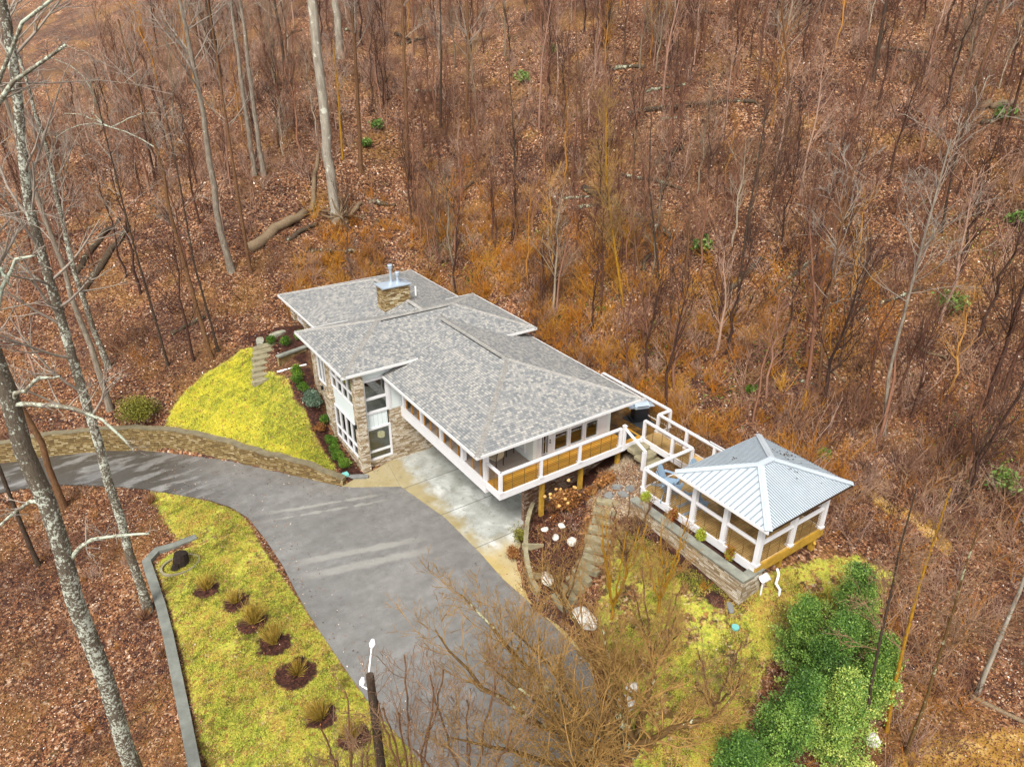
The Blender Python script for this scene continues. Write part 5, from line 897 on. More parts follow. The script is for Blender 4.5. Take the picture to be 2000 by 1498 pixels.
# orange-twigged tree in the foreground and its neighbours
def fan_tree(base, limbs, label, seed, name='bare_tree', shoots=16, sl=(.8, .5), r0=.13, mat='bark_moss', group=None, twig='twig_orange', trunkto=None, kid2=6):
    rng = np.random.default_rng(seed); b = np.array(base); root = thing(name, label, 'tree', tuple(b), 0, group)
    tp = np.array(trunkto) if trunkto is not None else b + np.array([0, 0, .6]); P, Rt = path([(0, 0, -.3), (tp - b)], r0 * 1.2, r0 * .9, 5, rng, .02); V, F = tubes(P, Rt, 9); link('trunk', nmesh('trunk', V, F, None, True), MAT[mat], root)
    parts = []; tw = []
    for lm in limbs:
        q = np.vstack([tp - b, np.array(lm) - b]); p2, r2 = path(q, r0 * .62, .022, 12, rng, .03); parts.append(tubes(p2, r2, 7))
        p3, r3 = grow(p2, r2, shoots, (.15, 1), (25, 90), .42, .42, .42, .13, 6, rng, lmin=.8); tw.append(tubes(p3, np.maximum(r3 * .9, .008), 4))
        p4, r4 = grow(p3, r3, kid2, (.15, 1), (25, 65), .45, .6, .22, .17, 4, rng, lmin=.25); tw.append(tubes(p4, np.maximum(r4, .0055), 3)); p5, r5 = grow(p4, r4, 3, (.2, 1), (25, 55), .5, .7, .15, .2, 3, rng, lmin=.1); tw.append(tubes(p5, np.maximum(r5, .005), 3))
    V, F = cat(parts); link('limbs', nmesh('limbs', V, F, None, True), MAT[mat], root); V, F = cat(tw); link('branches', nmesh('branches', V, F), MAT[twig], root); return root
fan_tree((.72, -19.5, .02), BT_LIMBS, 'wide bare orange-twigged tree with mossy limbs at the bottom beside the drive', 71, shoots=28, r0=.22, kid2=10)
def fan_limbs(b, n, h, sp, seed, lean=(0, 0)):
    r = random.Random(seed); o = []
    for i in range(n):
        a = 2 * math.pi * i / n + r.uniform(-.3, .3); k = r.uniform(.5, 1.1); hh = h * r.uniform(.75, 1.1)
        o.append([(b[0] + math.cos(a) * sp * k * .3 + lean[0] * .3, b[1] + math.sin(a) * sp * k * .3 + lean[1] * .3, b[2] + hh * .35), (b[0] + math.cos(a) * sp * k * .7 + lean[0] * .7, b[1] + math.sin(a) * sp * k * .7 + lean[1] * .7, b[2] + hh * .7), (b[0] + math.cos(a) * sp * k + lean[0], b[1] + math.sin(a) * sp * k + lean[1], b[2] + hh)])
    return o
for i, (b, n, h, sp, lb) in enumerate([((-7.33, -16.52, 0), 5, 4.6, 1.1, 'bare rust-twigged tree left of the dark light pole'), ((-5.9, -17.3, 0), 6, 5.8, 1.2, 'bare upright rust-twigged tree right of the light pole'), ((-4.6, -18.3, 0), 6, 5.2, 1.4, 'bare rust-twigged tree over the bottom edge of the drive'), ((3.6, -15.2, .6), 6, 5.2, 1.0, 'tall upright golden-stemmed bare tree beside the stone steps'), ((4.9, -16.3, 1.1), 5, 4.0, 1.0, 'golden-stemmed bare shrub tree on the grass below the planter wall'), ((5.3, -14.0, 1.6), 6, 3.1, 1.2, 'rusty bare shrub tree between the steps and the planter wall'), ((3.3, -17.6, .6), 4, 4.0, 1.3, 'bare twiggy tree right of the mossy orange tree'), ((3.6, -20.2, .5), 4, 2.8, 1.3, 'low spreading bare tree at the bottom, left of the holly'), ((2.3, -13.9, .4), 4, 4.0, .7, 'slender upright bare tree at the foot of the stone steps')]):
    z = gz(b[0], b[1]); b = (b[0], b[1], max(z, -.02)); fan_tree(b, fan_limbs(b, n, h, sp, 300 + i), lb, 310 + i, name='bare_tree', shoots=7, r0=.06, mat='bark_gold' if i in (3, 4) else 'bark_brown', twig='twig_orange' if i in (3, 4, 6, 8) else 'twig_rust', kid2=5)
# ---------------------------------------------------------------- saplings: a dozen shapes, copied across the hill
def sapling(h, seed, mat, dense=1.0, lean=.06):
    rng = np.random.default_rng(seed); dx, dy = rng.normal(size=2) * lean * h; pts = [(0, 0, -.3), (dx * .1, dy * .1, h * .3), (dx * .5, dy * .5, h * .65), (dx, dy, h)]
    P, Rt = path(pts, (.042 + .0075 * h), .014, 9, rng, .045 + .006 * h); parts = [tubes(P, Rt, 5)]; P1, R1 = grow(P, Rt, int(20 * dense), (.3, 1), (25, 65), .34, .5, .3, .15, 5, rng); parts.append(tubes(P1, np.maximum(R1 * .8, .011), 3))
    P2, R2 = grow(P1, R1, 6, (.15, 1), (25, 65), .5, .6, .15, .18, 3, rng); parts.append(tubes(P2, np.maximum(R2 * .8, .007), 3)); V, F = cat(parts); me = nmesh('sapling', V, F); me.materials.append(MAT[mat]); return me
KIND = [('sap_red', 'thin bare reddish-brown sapling among the brush on the wooded hill', 'reddish saplings on the hill', .34), ('sap_dark', 'thin bare dark-stemmed sapling on the wooded hill', 'dark saplings on the hill', .40), ('sap_grey', 'thin bare grey-twigged sapling on the wooded hill', 'grey saplings on the hill', .18), ('sap_gold', 'thin bare orange-stemmed sapling on the wooded hill', 'orange saplings on the hill', .08)]
protos = {k[0]: [sapling(5.2 + 1.1 * j, 400 + 17 * j + len(k[0]) + ord(k[0][4]), k[0], .9 + .1 * (j % 3)) for j in range(4)] for k in KIND}
cnt = 0; rs = random.Random(99)
while cnt < 262:
    l = rs.uniform(-42, 52); tt = rs.random() ** 1.25 * 62; d = float(toe(l)) + 1.5 + tt
    if abs(l) > d * .80 + 2: continue
    if l < -9 and rs.random() > .26 + .3 * (tt > 16): continue
    if l >= -9 and l < 2 and rs.random() > .8: continue
    x, y = ld2xy(l, d)
    if not clear(np.array([[x, y]]), 1.0)[0]: continue
    u = rs.random(); acc = 0
    for k in KIND:
        acc += k[3]
        if u <= acc: break
    if k[0] == 'sap_grey' and tt < 20 and rs.random() < .6: k = KIND[0]
    o = link('sapling', rs.choice(protos[k[0]]), None, None, k[1], 'sapling', k[2]); o.location = (x, y, gz(x, y)); o.rotation_euler = (rs.uniform(-.05, .05), rs.uniform(-.05, .05), rs.uniform(0, 6.28)); s_ = rs.uniform(.72, 1.15) * (1.0 if tt < 30 else 1.12); o.scale = (s_, s_, s_ * rs.uniform(.9, 1.15)); cnt += 1
# beyond the nearest few hundred the same thin growth goes on as one thicket
def thicket():
    vs = []
    for j in range(6):
        rng = np.random.default_rng(900 + j); h = 5.0 + j * .8; P, Rt = path([(0, 0, -.3), (rng.normal() * .1, rng.normal() * .1, h * .5), (rng.normal() * .35, rng.normal() * .35, h)], .05 + .006 * h, .012, 7, rng, .06); P1, R1 = grow(P, Rt, 20, (.25, 1), (25, 70), .36, .5, .35, .14, 4, rng); P2, R2 = grow(P1, R1, 4, (.2, 1), (25, 60), .5, .6, .2, .18, 3, rng)
        vs.append(cat([tubes(P, Rt, 5), tubes(P1, np.maximum(R1 * .8, .011), 3), tubes(P2, np.maximum(R2 * .8, .008), 3)]))
    p = hill_points(360, (-46, 58), 66, 1.0, lambda l, t, d: np.where(l < -9, .3 + .5 * (t > 18), 1.0)); scatter_mesh('sapling_thicket', vs, p[:, 0], p[:, 1], NP.uniform(.7, 1.2, len(p)), NP.choice([0, .05, .12, .2, .3, .4, .6], len(p)), NP.uniform(0, 6.28, len(p)), MAT['brush'])
# ---------------------------------------------------------------- fallen logs
for i in range(16):
    l = rs.uniform(-30, 40); d = float(toe(l)) + rs.uniform(5, 48); x, y = ld2xy(l, d); a = rs.uniform(-.9, .9) + R(-34); L = rs.uniform(1.5, 4.5)
    if not clear(np.array([[x, y]]), 2)[0]: continue
    globals()['LG_Q%d' % i] = (rs.uniform(.09, .17), (x, y, 0), (x + math.cos(a) * L, y + math.sin(a) * L, 0))
LG = dict(L1='thick brown fallen trunk lying on the slope left of the upturned roots', L2='long mossy log lying on the slope above the orange-gold tree', L3='dark fallen log on the left slope, nearer the forked tree', L4='second dark fallen log on the left slope, behind the first', L5='thin dark log pointing up the slope above the pavilion', L6='dark log on the right slope left of the rhododendron', L7='very long dark log lying across the upper slope', L8='short dark log right of the upturned roots', L9='grey log leaning up behind the pale tree', L10='mossy dark log in the upper middle of the slope', L11='thin dark branch on the slope above the rear roof', L12='thin dark branch lying right of the brown straight tree', L13='short mossy log left of the orange-gold tree', L14='short dark log piece above the short mossy log', L15='bent brown log left of the rear roof', L16='grey broken branch on the slope right of the orange-gold tree', L17='short grey branch just above the pavilion', L18='broken pale snag on the right slope', L19='pale fallen trunk at the top right edge', L20='tan fallen branch at the lower right edge', L21='tan fallen branch right of the pavilion', L22='short grey log beside the thick brown fallen trunk', L23='dark log crossing the right slope beside the rhododendron', L24='splintered log at the foot of the upturned roots', L25='dark log far up behind the tall trees')
for i in range(16):
    if 'LG_Q%d' % i in globals(): LG['Q%d' % i] = 'dark rotting log lying among the brush on the wooded hill'
for i, (k, lb) in enumerate(LG.items()):
    r_, a, b = globals()['LG_' + k]; r_ *= 1.35; rng = np.random.default_rng(500 + i); a = np.array(a); b = np.array(b); n = 9; P = np.linspace(a, b, n); P[:, 2] = height(P[:, :2]) + r_ * .55; P[1:-1] += rng.normal(size=(n - 2, 3)) * r_ * .35
    Rt = np.linspace(r_, r_ * .72, n); P = np.vstack([P[:1], P, P[-1:]]); P[0] -= (P[2] - P[1]) * .01; P[-1] += (P[-2] - P[-3]) * .01; Rt = np.r_[.002, Rt, .002]
    V, F = tubes(P[None], Rt[None], 9); off = P[0].copy(); link('fallen_log', nmesh('fallen_log', V - off, F, None, True), MAT['log_tan'] if k in ('L1', 'L9', 'L19', 'L20', 'L21', 'L24', 'L18') else MAT['log'], None, lb, 'log', 'rotting logs strewn on the hill' if k[0] == 'Q' else None, loc=tuple(off))
rng = np.random.default_rng(77); c0 = np.array([8.3, 21.6, gz(8.3, 21.6) + .7]); rp = thing('root_plate', 'upturned root plate of splintered wood at the foot of the pale tree', 'tree roots', tuple(c0))
K = 26; d = unit(rng.normal(size=(K, 3)) * np.array([1, 1, .7]) + np.array([.5, .1, .1])); L = rng.uniform(.6, 2.3, K); P = np.stack([d * 0, d * L[:, None] * .5 + rng.normal(size=(K, 3)) * .1, d * L[:, None] + rng.normal(size=(K, 3)) * .15], 1)
V, F = tubes(P, np.stack([rng.uniform(.1, .2, K), rng.uniform(.06, .1, K), np.full(K, .02)], 1), 5); link('roots', nmesh('roots', V, F), MAT['log_tan'], rp)
# ---------------------------------------------------------------- brush, leaf litter
def clump(seed, h, n, kids, spread):
    rng = np.random.default_rng(seed); a = rng.uniform(0, 6.28, n); s_ = rng.uniform(.05, spread, n); b = np.stack([rng.normal(size=n) * .12, rng.normal(size=n) * .12, np.full(n, -.05)], 1); t_ = np.stack([np.cos(a) * s_ * h, np.sin(a) * s_ * h, h * rng.uniform(.45, 1.1, n)], 1)
    P = np.stack([b, b * .5 + t_ * .5 + rng.normal(size=(n, 3)) * .06 * h, t_], 1); Rr = np.stack([np.full(n, .016), np.full(n, .012), np.full(n, .007)], 1); P1, R1 = grow(P, Rr, kids, (.2, 1), (25, 70), .42, .8, .15, .25, 3, rng)
    return cat([tubes(P, Rr, 3), tubes(P1, np.maximum(R1, .005), 3)])
def scatter_mesh(name, protos_, X, Yc, S_, tint, rot, mat, label=None, rscale=None):
    """one mesh made of many small turned and scaled clumps"""
    vs = []; fs = []; ts = []; b = 0; Zc = height(np.c_[X, Yc]); which = NP.integers(0, len(protos_), len(X))
    for w_, (v, f) in enumerate(protos_):
        idx = np.where(which == w_)[0]
        if not len(idx): continue
        c, s = np.cos(rot[idx])[:, None], np.sin(rot[idx])[:, None]; sc = S_[idx][:, None]
        vx = (v[None, :, 0] * c - v[None, :, 1] * s) * sc + X[idx][:, None]; vy = (v[None, :, 0] * s + v[None, :, 1] * c) * sc + Yc[idx][:, None]; vz = v[None, :, 2] * sc + Zc[idx][:, None]
        VV = np.stack([vx, vy, vz], -1).reshape(-1, 3); FF = (f[None] + (np.arange(len(idx)) * len(v))[:, None, None]).reshape(-1, f.shape[1]); vs.append(VV); fs.append(FF + b); b += len(VV); ts.append(np.repeat(tint[idx], len(v)))
    return link(name, nmesh(name, np.concatenate(vs), np.concatenate(fs), {'tint': np.clip(np.concatenate(ts), 0, 1)}), mat, kind='stuff')
def hill_points(N, lr, tmax, power, dens):
    out = []
    while len(out) < N:
        m = N * 2; l = NP.uniform(lr[0], lr[1], m); t = NP.random(m) ** power * tmax; d = toe(l) + t - 1.0; k = (np.abs(l) < d * .82 + 3); k &= NP.random(m) < dens(l, t, d); x, y = ld2xy(l, d); xy = np.c_[x, y]; k &= clear(xy, .5)
        out += [tuple(q) for q in np.c_[x, y, l, t][k]]
    return np.array(out[:N])
def dens(l, t, d): return np.clip(np.where(l < -8, .16 + .6 * np.clip((t - 14) / 12, 0, 1), 1.0) * (.35 + .65 * (smooth_noise(np.c_[l, d], 6.0, 4.0) > -.15)), 0, 1)
thicket()
HP = hill_points(2800, (-48, 58), 66, 1.25, dens); cl = [clump(600 + i, 1.3 + .35 * (i % 3), 7, 4, .8) for i in range(6)]
tint = NP.uniform(0, .78, len(HP)); tint = np.where((HP[:, 3] > 25) & (NP.random(len(HP)) < .5), NP.uniform(.4, .78, len(HP)), tint); tint = np.where((HP[:, 3] < 16) & (smooth_noise(HP[:, :2], 3.5, 8.0) > .25), NP.uniform(.76, 1, len(HP)), tint); scatter_mesh('brush', cl, HP[:, 0], HP[:, 1], NP.uniform(.55, 1.35, len(HP)), tint, NP.uniform(0, 6.28, len(HP)), MAT['brush'])
PB = hill_points(650, (-48, -10), 75, .7, lambda l, t, d: (t > 16) * 1.0); scatter_mesh('brush', cl, PB[:, 0], PB[:, 1], NP.uniform(.8, 1.6, len(PB)), NP.uniform(.5, .74, len(PB)), NP.uniform(0, 6.28, len(PB)), MAT['brush'])  # haze over the far left slope put into these clumps' pale tints
# orange vines and grasses on the bank behind the house and left of the pavilion
def dens2(l, t, d): return np.clip((.3 + (smooth_noise(np.c_[l, d], 3.0, 9.0) > .0) * .9) * np.exp(-t / 9.0), 0, 1)
HP = hill_points(680, (-15, 15), 14, 1.2, dens2); cl2 = [clump(640 + i, .95, 10, 6, 1.2) for i in range(5)]
scatter_mesh('vine_thicket', cl2, HP[:, 0], HP[:, 1], NP.uniform(.5, 1.3, len(HP)), NP.uniform(.72, 1.0, len(HP)), NP.uniform(0, 6.28, len(HP)), MAT['brush'])
def green_patch():
    o = []
    for l, t, s_ in ((-9, 2, 1.0), (-5, 6, .9), (5, 5, 1.2), (7.5, 2, 1.2), (9.5, 6, .9), (11, 3, 1.1), (-3, 3, .8), (14, 7, 1.0), (2, 9, 1.0), (-7, 9, .8), (6, 28, 2.0), (-2, 34, 2.2), (16, 12, 1.2), (28, 20, 1.4), (22, 5, 1.2)):
        x, y = ld2xy(l, float(toe(l)) + t); n = 260; o.append(np.c_[x + NP.normal(size=n) * s_, y + NP.normal(size=n) * s_])
    p = np.concatenate(o); C_ = np.c_[p, height(p) + NP.uniform(.02, .22, len(p))]; v, f, t_ = leafquads(C_, .06, NP, NP.uniform(.3, 1, len(p)), .8); link('undergrowth', nmesh('undergrowth', v, f, {'tint': t_}), MAT['leafbox'], kind='stuff')
green_patch()
def area_points(N, box, test):
    o = []
    while len(o) < N:
        p = np.c_[NP.uniform(box[0], box[1], N * 2), NP.uniform(box[2], box[3], N * 2)]; o += [tuple(q) for q in p[test(p)]]
    return np.array(o[:N])
# brush low on the right, around the drive edge and on the lower left
def in_fr(p, m=.86): q = (p - CAM[:2]); d = q @ NF; return np.abs(q @ NR) < d * m + 2
def t3(p): return in_fr(p) & clear(p, .3) & (sdf(LAWN_RIGHT, p) > .2) & (sdf(LAWN_LOW, p) > .5) & (((p - CAM[:2]) @ NR) > 9) & (((p - CAM[:2]) @ NF) < 30) & (((p - CAM[:2]) @ NF) > 11)
AP = area_points(520, (2, 30, -32, -6), t3); scatter_mesh('brush', cl, AP[:, 0], AP[:, 1], NP.uniform(.35, .8, len(AP)), NP.uniform(.1, .95, len(AP)), NP.uniform(0, 6.28, len(AP)), MAT['brush'])
def t4(p): return in_fr(p) & clear(p, .3) & (sdf(LAWN_LOW, p) > .7) & (p[:, 0] < -11.3) & (p[:, 1] < 7)
AP = area_points(60, (-30, -11, -20, 7), t4); scatter_mesh('brush', cl2, AP[:, 0], AP[:, 1], NP.uniform(.25, .6, len(AP)), NP.uniform(.3, .85, len(AP)), NP.uniform(0, 6.28, len(AP)), MAT['brush'])
def t5(p): return (sdf(BED_GARDEN, p) < .1) & (sdf(LAWN_RIGHT, p) > 0) | ((sdf(BED_WALL, p) < .1) & clear(p, .05))
AP = area_points(70, (2, 9, -19, -8), t5); scatter_mesh('bed_growth', cl2, AP[:, 0], AP[:, 1], NP.uniform(.2, .42, len(AP)), NP.uniform(.2, .9, len(AP)), NP.uniform(0, 6.28, len(AP)), MAT['brush'])
# fallen leaves: real leaf-sized faces
def tl(p):
    k = in_fr(p, 1.3) & clear(p, .02); ing = np.minimum(np.minimum(sdf(LAWN_UP, p), sdf(LAWN_LOW, p)), sdf(LAWN_RIGHT, p)) < 0; return k & (~ing | (NP.random(len(p)) < .05))
def leafcloud(N, l0, l1, d0, d1, size):
    o = []
    tot = 0
    while tot < N:
        l = NP.uniform(l0, l1, N); d = NP.uniform(d0, d1, N); x, y = ld2xy(l, d); p = np.c_[x, y]; p = p[tl(p)]; o.append(p); tot += len(p)
    p = np.concatenate(o)[:N]; C_ = np.c_[p, height(p) + NP.uniform(.01, .05, N)]; tn = np.clip(NP.beta(1.6, 2.6, N) * .95 + .14 * smooth_noise(p, 2.0, 5.0) + (NP.random(N) < .07) * .3, 0, 1); return leafquads(C_, size, NP, tn, 1.6)
Vs = []; Fs = []; Ts = []; b = 0
for args in ((200000, -30, 30, 12, 30, .036), (150000, -36, 36, 28, 50, .06), (70000, -48, 50, 48, 75, .11)):
    v, f, t_ = leafcloud(*args); Vs.append(v); Fs.append(f + b); b += len(v); Ts.append(t_)
q = area_points(700, (-9, 3, -19, 8), lambda p: (sdf(DRIVE, p) < -.05) & (-sdf(DRIVE, p) < 2.2 * NP.random(len(p)) ** 2.5)); v, f, t_ = leafquads(np.c_[q, np.full(len(q), .02)], .035, NP, None, 6.0); Vs.append(v); Fs.append(f + b); Ts.append(t_)
link('leaf_litter', nmesh('leaf_litter', np.concatenate(Vs), np.concatenate(Fs), {'tint': np.concatenate(Ts)}), MAT['leaflit'], kind='stuff')
# ---------------------------------------------------------------- evergreens and garden shrubs
def leafy(name, label, cat_, loc, rx, ry, rz_, n, size, mat, seed, lobes=6, stem=None, tlo=.0, thi=1.0, group=None, flat=.3, shell=.55, stems=5):
    rng = np.random.default_rng(seed); root = thing(name, label, cat_, loc, 0, group); LC = rng.normal(size=(lobes, 3)); LC = unit(LC) * rng.uniform(.2, .62, (lobes, 1)); LC[:, 2] = np.abs(LC[:, 2]) * 1.0 - .1; LC[0] = 0; LR = rng.uniform(.38, .62, lobes); LR[0] = .62
    k = rng.integers(0, lobes, n); d = unit(rng.normal(size=(n, 3))); r_ = LR[k][:, None] * (shell + (1 - shell) * rng.random((n, 1)) ** .5) * (1 + .18 * rng.normal(size=(n, 1))); C_ = (LC[k] + d * r_); C_ *= np.array([rx, ry, rz_]); C_[:, 2] += rz_ * .85; C_ = C_[C_[:, 2] > .02]
    clumpt = .5 * rng.random(lobes)[k][:len(C_)] + .5 * rng.random(len(C_)); v, f, t_ = leafquads(C_, size, rng, tlo + (thi - tlo) * clumpt, flat); link('foliage', nmesh('foliage', v, f, {'tint': t_}), MAT[mat], root)
    a = rng.uniform(0, 6.28, stems); P = np.stack([np.zeros((stems, 3)), np.stack([np.cos(a) * rx * .25, np.sin(a) * ry * .25, np.full(stems, rz_ * .7)], 1), np.stack([np.cos(a) * rx * .55, np.sin(a) * ry * .55, np.full(stems, rz_ * 1.3)], 1)], 1); v, f = tubes(P, np.tile(np.array([.05, .03, .012]) * min(1, rz_ * .6 + .1), (stems, 1)), 5); link('stems', nmesh('stems', v, f), MAT[stem or 'bark_brown'], root); return root
def G(x, y): return (x, y, gz(x, y))
def evergreen(label, loc, R_, h, seed, tlo, thi, n=30000):
    """tall loose evergreen: sprays of small leaves on branches leaving a central stem, with gaps between them"""
    rng = np.random.default_rng(seed); root = thing('holly_tree', label, 'evergreen tree', loc, 0, 'evergreen hollies at lower right'); P, Rt = path([(0, 0, -.2), (rng.normal() * .1, rng.normal() * .1, h * .5), (rng.normal() * .2, rng.normal() * .2, h * .96)], .09, .02, 10, rng, .04)
    K = int(46 + 16 * h); t_ = rng.uniform(.06, 1.0, K) ** .9; zz = t_ * h; prof = R_ * (np.minimum(1, (1.06 - t_) * 1.15) ** .9) * rng.uniform(.35, 1.15, K); a = rng.uniform(0, 6.28, K); base = np.stack([np.interp(zz, P[0, :, 2], P[0, :, 0]), np.interp(zz, P[0, :, 2], P[0, :, 1]), zz * .92], 1)
    tip = base + np.stack([np.cos(a) * prof, np.sin(a) * prof, .25 * prof + .12], 1); B = np.stack([base, base * .5 + tip * .5 + np.array([0, 0, .06]), tip], 1); v, f = cat([tubes(P, Rt, 6), tubes(B, np.tile([.022, .015, .006], (K, 1)), 4)]); link('trunk', nmesh('trunk', v, f), MAT['bark_dark'], root)
    k = rng.integers(0, K, n); u = rng.random(n) ** .6; q = base[k] * (1 - u[:, None]) + tip[k] * u[:, None]; q += rng.normal(size=(n, 3)) * (np.array([.17, .17, .12]) * (.5 + .5 * R_)) * (1.2 - .75 * u)[:, None]; q = q[q[:, 2] > .05]; k = k[:len(q)]
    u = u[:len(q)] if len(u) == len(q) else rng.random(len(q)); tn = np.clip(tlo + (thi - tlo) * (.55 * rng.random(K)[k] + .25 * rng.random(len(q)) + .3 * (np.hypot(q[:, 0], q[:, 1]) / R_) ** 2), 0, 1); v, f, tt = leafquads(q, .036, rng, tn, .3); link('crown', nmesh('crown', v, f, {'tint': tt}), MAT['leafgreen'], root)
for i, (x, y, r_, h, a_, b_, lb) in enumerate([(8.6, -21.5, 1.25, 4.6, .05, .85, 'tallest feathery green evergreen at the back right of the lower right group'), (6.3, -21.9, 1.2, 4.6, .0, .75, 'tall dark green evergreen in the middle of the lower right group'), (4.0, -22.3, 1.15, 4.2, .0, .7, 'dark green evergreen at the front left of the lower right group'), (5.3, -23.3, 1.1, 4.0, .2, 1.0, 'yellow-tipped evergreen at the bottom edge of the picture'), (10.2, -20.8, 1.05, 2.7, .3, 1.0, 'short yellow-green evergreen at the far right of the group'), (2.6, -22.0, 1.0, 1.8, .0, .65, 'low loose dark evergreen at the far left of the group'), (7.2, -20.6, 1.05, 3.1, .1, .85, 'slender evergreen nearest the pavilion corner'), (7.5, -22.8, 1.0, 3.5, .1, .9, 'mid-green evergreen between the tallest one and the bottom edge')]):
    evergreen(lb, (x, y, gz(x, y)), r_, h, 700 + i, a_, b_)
def G(x, y): return (x, y, gz(x, y))
bx = [(-.55, 2.95, 'lower row boxwood farthest up the slope'), (-.65, 2.15, 'second lower boxwood below the tall side windows'), (-.72, 1.4, 'third lower boxwood below the tall side windows'), (-.75, .72, 'lower boxwood nearest the house corner'), (-.75, 7.1, 'highest boxwood of the upper wall row'), (-.85, 6.5, 'upper boxwood beside the white drain pipe'), (-.8, 5.9, 'upper boxwood beside the grey conifer'), (-.35, 4.2, 'small boxwood against the stone column'), (-.9, 11.0, 'boxwood at the head of the upper stone steps'), (-.2, 10.2, 'boxwood above the middle of the small retaining wall'), (.75, 10.6, 'boxwood above the small wall nearest the house')]
for i, (x, y, lb) in enumerate(bx): leafy('boxwood', 'rounded green ' + lb, 'shrub', G(x, y), .42, .42, .36 + .03 * (i % 3), 1500, .035, 'leafbox', 730 + i, 5, group='boxwoods planted beside the house', shell=.7)
leafy('conifer_shrub', 'feathery blue-green conifer shrub against the side wall', 'shrub', G(-.6, 5.1), .7, .8, .65, 2600, .05, 'leafblue', 750, 7); leafy('rusty_shrub', 'low rusty brown shrub below the blue-green conifer', 'shrub', G(-.7, 3.9), .4, .45, .3, 700, .05, 'leafrust', 751, 4)
leafy('olive_bush', 'big round olive-green bush behind the field-stone wall', 'bush', G(-8.9, 9.6), 1.25, 1.1, 1.0, 5200, .05, 'leafolive', 752, 9, shell=.5)
for i, (x, y) in enumerate([(7.66, -12.6), (7.66, -14.1), (7.66, -15.6), (7.66, -17.0)]):
    leafy('nandina', ['yellow-green nandina at the outer end of the planter', 'reddish nandina second along the planter', 'green nandina third along the planter', 'red-footed nandina nearest the pavilion corner'][i], 'shrub', (x, y, 2.7), .3, .3, .42, 620, .045, 'leafnan', 760 + i, 5, tlo=[.5, .0, .35, .0][i], thi=[1, .6, 1, 1][i], group='nandinas along the planter wall', shell=.3)
rhl = ['largest green rhododendron on the right slope', 'green rhododendron on the middle slope above the pavilion', 'long-leaved rhododendron at the upper right edge', 'small rhododendron at the right edge', 'bright green shrub just behind the pavilion roof', 'green bush at the right edge level with the pavilion', 'olive shrub right of the brown straight tree', None, 'low green shrub behind the pale tree', 'pale green vine-covered shrub at the top middle', 'green vine shrub near the very top']
for i, ((x, y, z), lb) in enumerate(zip(PT_RHODO, rhl)):
    if lb: s_ = [1.3, 1.0, 1.2, .8, .5, 1.0, .9, 1, .7, 1.1, 1.0][i]; leafy('rhododendron' if i < 4 else 'green_shrub', lb, 'shrub', G(x, y), .95 * s_, .95 * s_, .75 * s_, 420 if i != 4 else 500, .11 if i != 4 else .06, 'leafrho' if i != 4 else 'leafbox', 770 + i, 6, shell=.3)
leafy('green_shrub', 'tiny bright green shrub on the bank right behind the roof', 'shrub', G(16.3, .5), .4, .4, .3, 260, .07, 'leafbox', 790, 4); leafy('green_shrub', 'small green shrub on the leafy slope above the pavilion', 'shrub', G(16.6, -10.5), .4, .4, .3, 200, .07, 'leafbox', 791, 4)
leafy('hydrangea', 'brown dried hydrangea with pale flower heads below the deck', 'shrub', G(5.7, -9.55), .95, .8, .62, 1500, .07, 'leafrust', 792, 8, shell=.2, stems=16)
hb_ = [o for o in bpy.data.objects if o.name.startswith('hydrangea')][-1]; rr = random.Random(8)
for i in range(13): a = rr.uniform(0, 6.28); q = rr.uniform(.5, 1.05); rock('flower_head', math.cos(a) * q * .95, math.sin(a) * q * .8, .5 + rr.uniform(0, .75), .085, .085, .075, MAT['cream'], 800 + i).parent = hb_
leafy('rusty_shrub', 'rust-brown shrub clump under the middle of the deck rail', 'shrub', G(7.7, -9.9), .9, .45, .38, 900, .06, 'leafrust', 815, 6, shell=.2, stems=14); leafy('rusty_shrub', 'rust-brown shrub at the top of the long stone steps', 'shrub', G(6.8, -10.1), .6, .4, .3, 600, .06, 'leafrust', 816, 5, shell=.2, stems=12)
leafy('azalea', 'olive shrub on the corner of the concrete pad beside the garden wall', 'shrub', G(3.55, -8.95 - .35), .55, .55, .6, 800, .045, 'leafolive', 817, 6, shell=.3, stems=12); leafy('rusty_shrub', 'rusty twiggy shrub between the pad corner and the garden wall', 'shrub', (2.75, -9.75, 0), .42, .55, .4, 700, .045, 'leafrust', 818, 5, shell=.2, stems=12)
def grass_tuft(name, label, x, y, h, n, seed, group, mat='gold', tw=None):
    rng = np.random.default_rng(seed); z = gz(x, y); root = thing(name, label, 'shrub', (x, y, z), 0, group); a = rng.uniform(0, 6.28, n); s_ = rng.uniform(.05, 1.0, n); t_ = np.stack([np.cos(a) * s_ * h * .8 + .08 * rng.normal(), np.sin(a) * s_ * h * .8 + .08 * rng.normal(), h * rng.uniform(.35, 1.15, n)], 1); b = t_ * np.array([.15, .15, 0]) + np.array([0, 0, -.02])
    P = np.stack([b, b * .45 + t_ * .55 + rng.normal(size=(n, 3)) * .015, t_], 1); v, f = tubes(P, np.tile([.008, .007, .004], (n, 1)), 3); link('stems', nmesh('stems', v, f, {'tint': np.repeat(rng.uniform(.1, 1, n), 9)}), MAT[mat], root)
for i, (x, y, r_) in enumerate(RINGS[:8]):
    grass_tuft('golden_shrub', ['golden twiggy shrub nearest the tree stump', 'second golden twiggy shrub from the stump', 'third golden twiggy shrub from the stump', 'fourth golden twiggy shrub from the stump', 'fifth golden twiggy shrub, in the biggest clear mulch ring', 'golden-brown shrub left of the drive edge, sixth from the stump', 'rusty shrub near the light pole beside the drive', 'last rusty shrub at the bottom edge of the lawn'][i], x, y, [.62, .5, .74, .68, .6, .7, .62, .6][i], [220, 170, 300, 260, 200, 260, 200, 200][i], 830 + i, 'golden shrubs in mulch rings', 'gold')
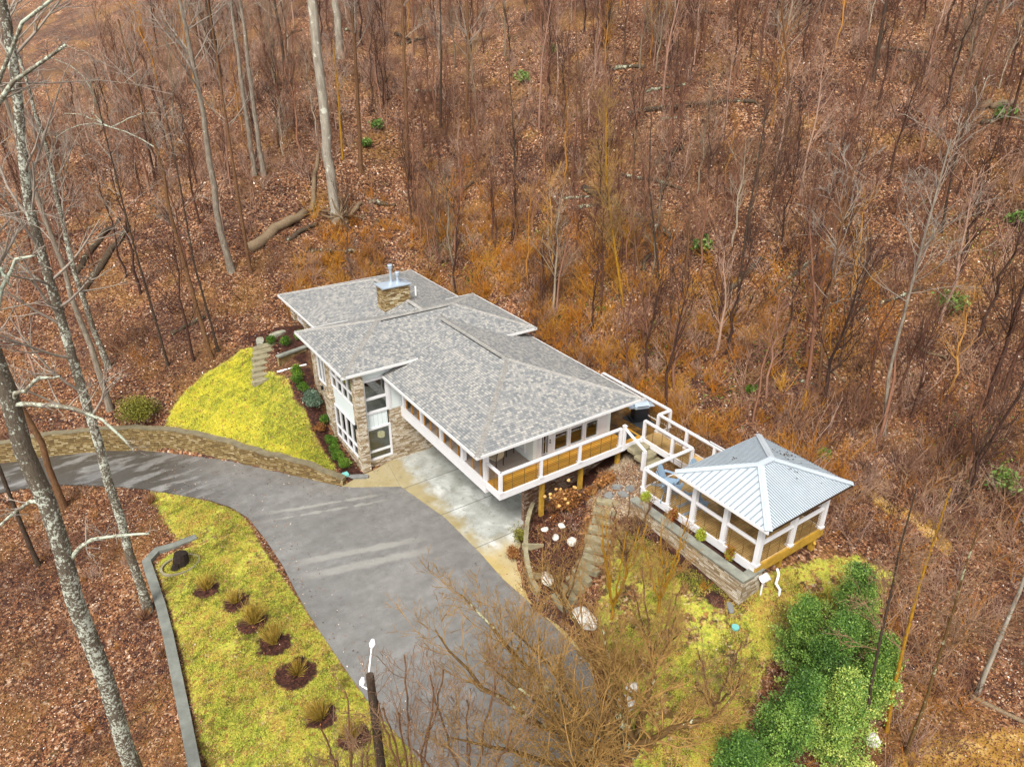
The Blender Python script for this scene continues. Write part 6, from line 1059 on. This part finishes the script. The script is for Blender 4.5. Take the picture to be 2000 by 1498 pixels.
grass_tuft('brown_grass', 'dark brown grass clump at the left of the edging wall by the lichen tree', -11.2, -4.2, .45, 260, 850, None, 'brush'); grass_tuft('brown_grass', 'small brown grass clump by the curve of the drive', -9.6, 3.9, .5, 220, 851, None, 'brush')
grass_tuft('brown_grass', 'dark grass clump beside the middle of the edging wall', -11.0, -6.6, .4, 200, 852, None, 'brush')
# grass blades over the lawns
def blades(N, poly, box, h, name):
    p = area_points(N, box, lambda q: (sdf(poly, q) < -.03 - .35 * NP.random(len(q)) ** 2) & (smooth_noise(q, .9, 2.2) + .7 * smooth_noise(q, .35, 5.5) + .5 * NP.random(len(q)) > (-9 if poly is LAWN_UP else (-.35 if poly is LAWN_LOW else .12))) & (sm_at(q) > .02) & (sdf(DRIVE, q) > .05)); a = NP.uniform(0, 6.28, N); hh = h * NP.uniform(.5, 1.3, N); z = height(p); w_ = .013; dx, dy = np.cos(a) * w_, np.sin(a) * w_; lx, ly = NP.normal(size=(2, N)) * .02
    V = np.stack([np.c_[p[:, 0] - dx, p[:, 1] - dy, z], np.c_[p[:, 0] + dx, p[:, 1] + dy, z], np.c_[p[:, 0] + lx, p[:, 1] + ly, z + hh]], 1).reshape(-1, 3); tn = np.clip(.5 + .5 * smooth_noise(p, 1.2, 6.0) + .9 * (smooth_noise(p, .28, 4.4) + smooth_noise(p, .13, 7.7)) * .5 + NP.normal(size=N) * .3 - (np.clip((p[:, 0] + 3.0) / 2.5, -.3, .6) if poly is LAWN_UP else 0), 0, 1); return V, np.arange(3 * N).reshape(-1, 3), np.repeat(tn, 3)
def sm_at(q):
    m = np.minimum(sdf(BED_HOUSE, q), sdf(BED_GARDEN, q))
    for (x, y, r_) in RINGS: m = np.minimum(m, np.hypot(q[:, 0] - x, q[:, 1] - y) - r_ * .85)
    return m
MAT['grass1'] = m_tint("yellow_grass", [(0, '#58641f'), (.35, '#858f2c'), (.6, '#b0ad30'), (1, '#d2c43a')], .7); MAT['grass2'] = m_tint("green_grass", [(0, '#5d6622'), (.4, '#979a38'), (.7, '#bcb34e'), (1, '#b8964e')], .7)
for nm, poly, box, N, mt in (('grass', LAWN_UP, (-9, 1, -1, 14), 45000, 'grass1'), ('grass', LAWN_LOW, (-12, -4, -20, 5), 90000, 'grass2'), ('grass', LAWN_RIGHT, (0, 13, -25, -11), 70000, 'grass2')):
    V, F, tn = blades(N, poly, box, .05, nm); link(nm, nmesh(nm, V, F, {'tint': tn}), MAT[mt], kind='stuff')
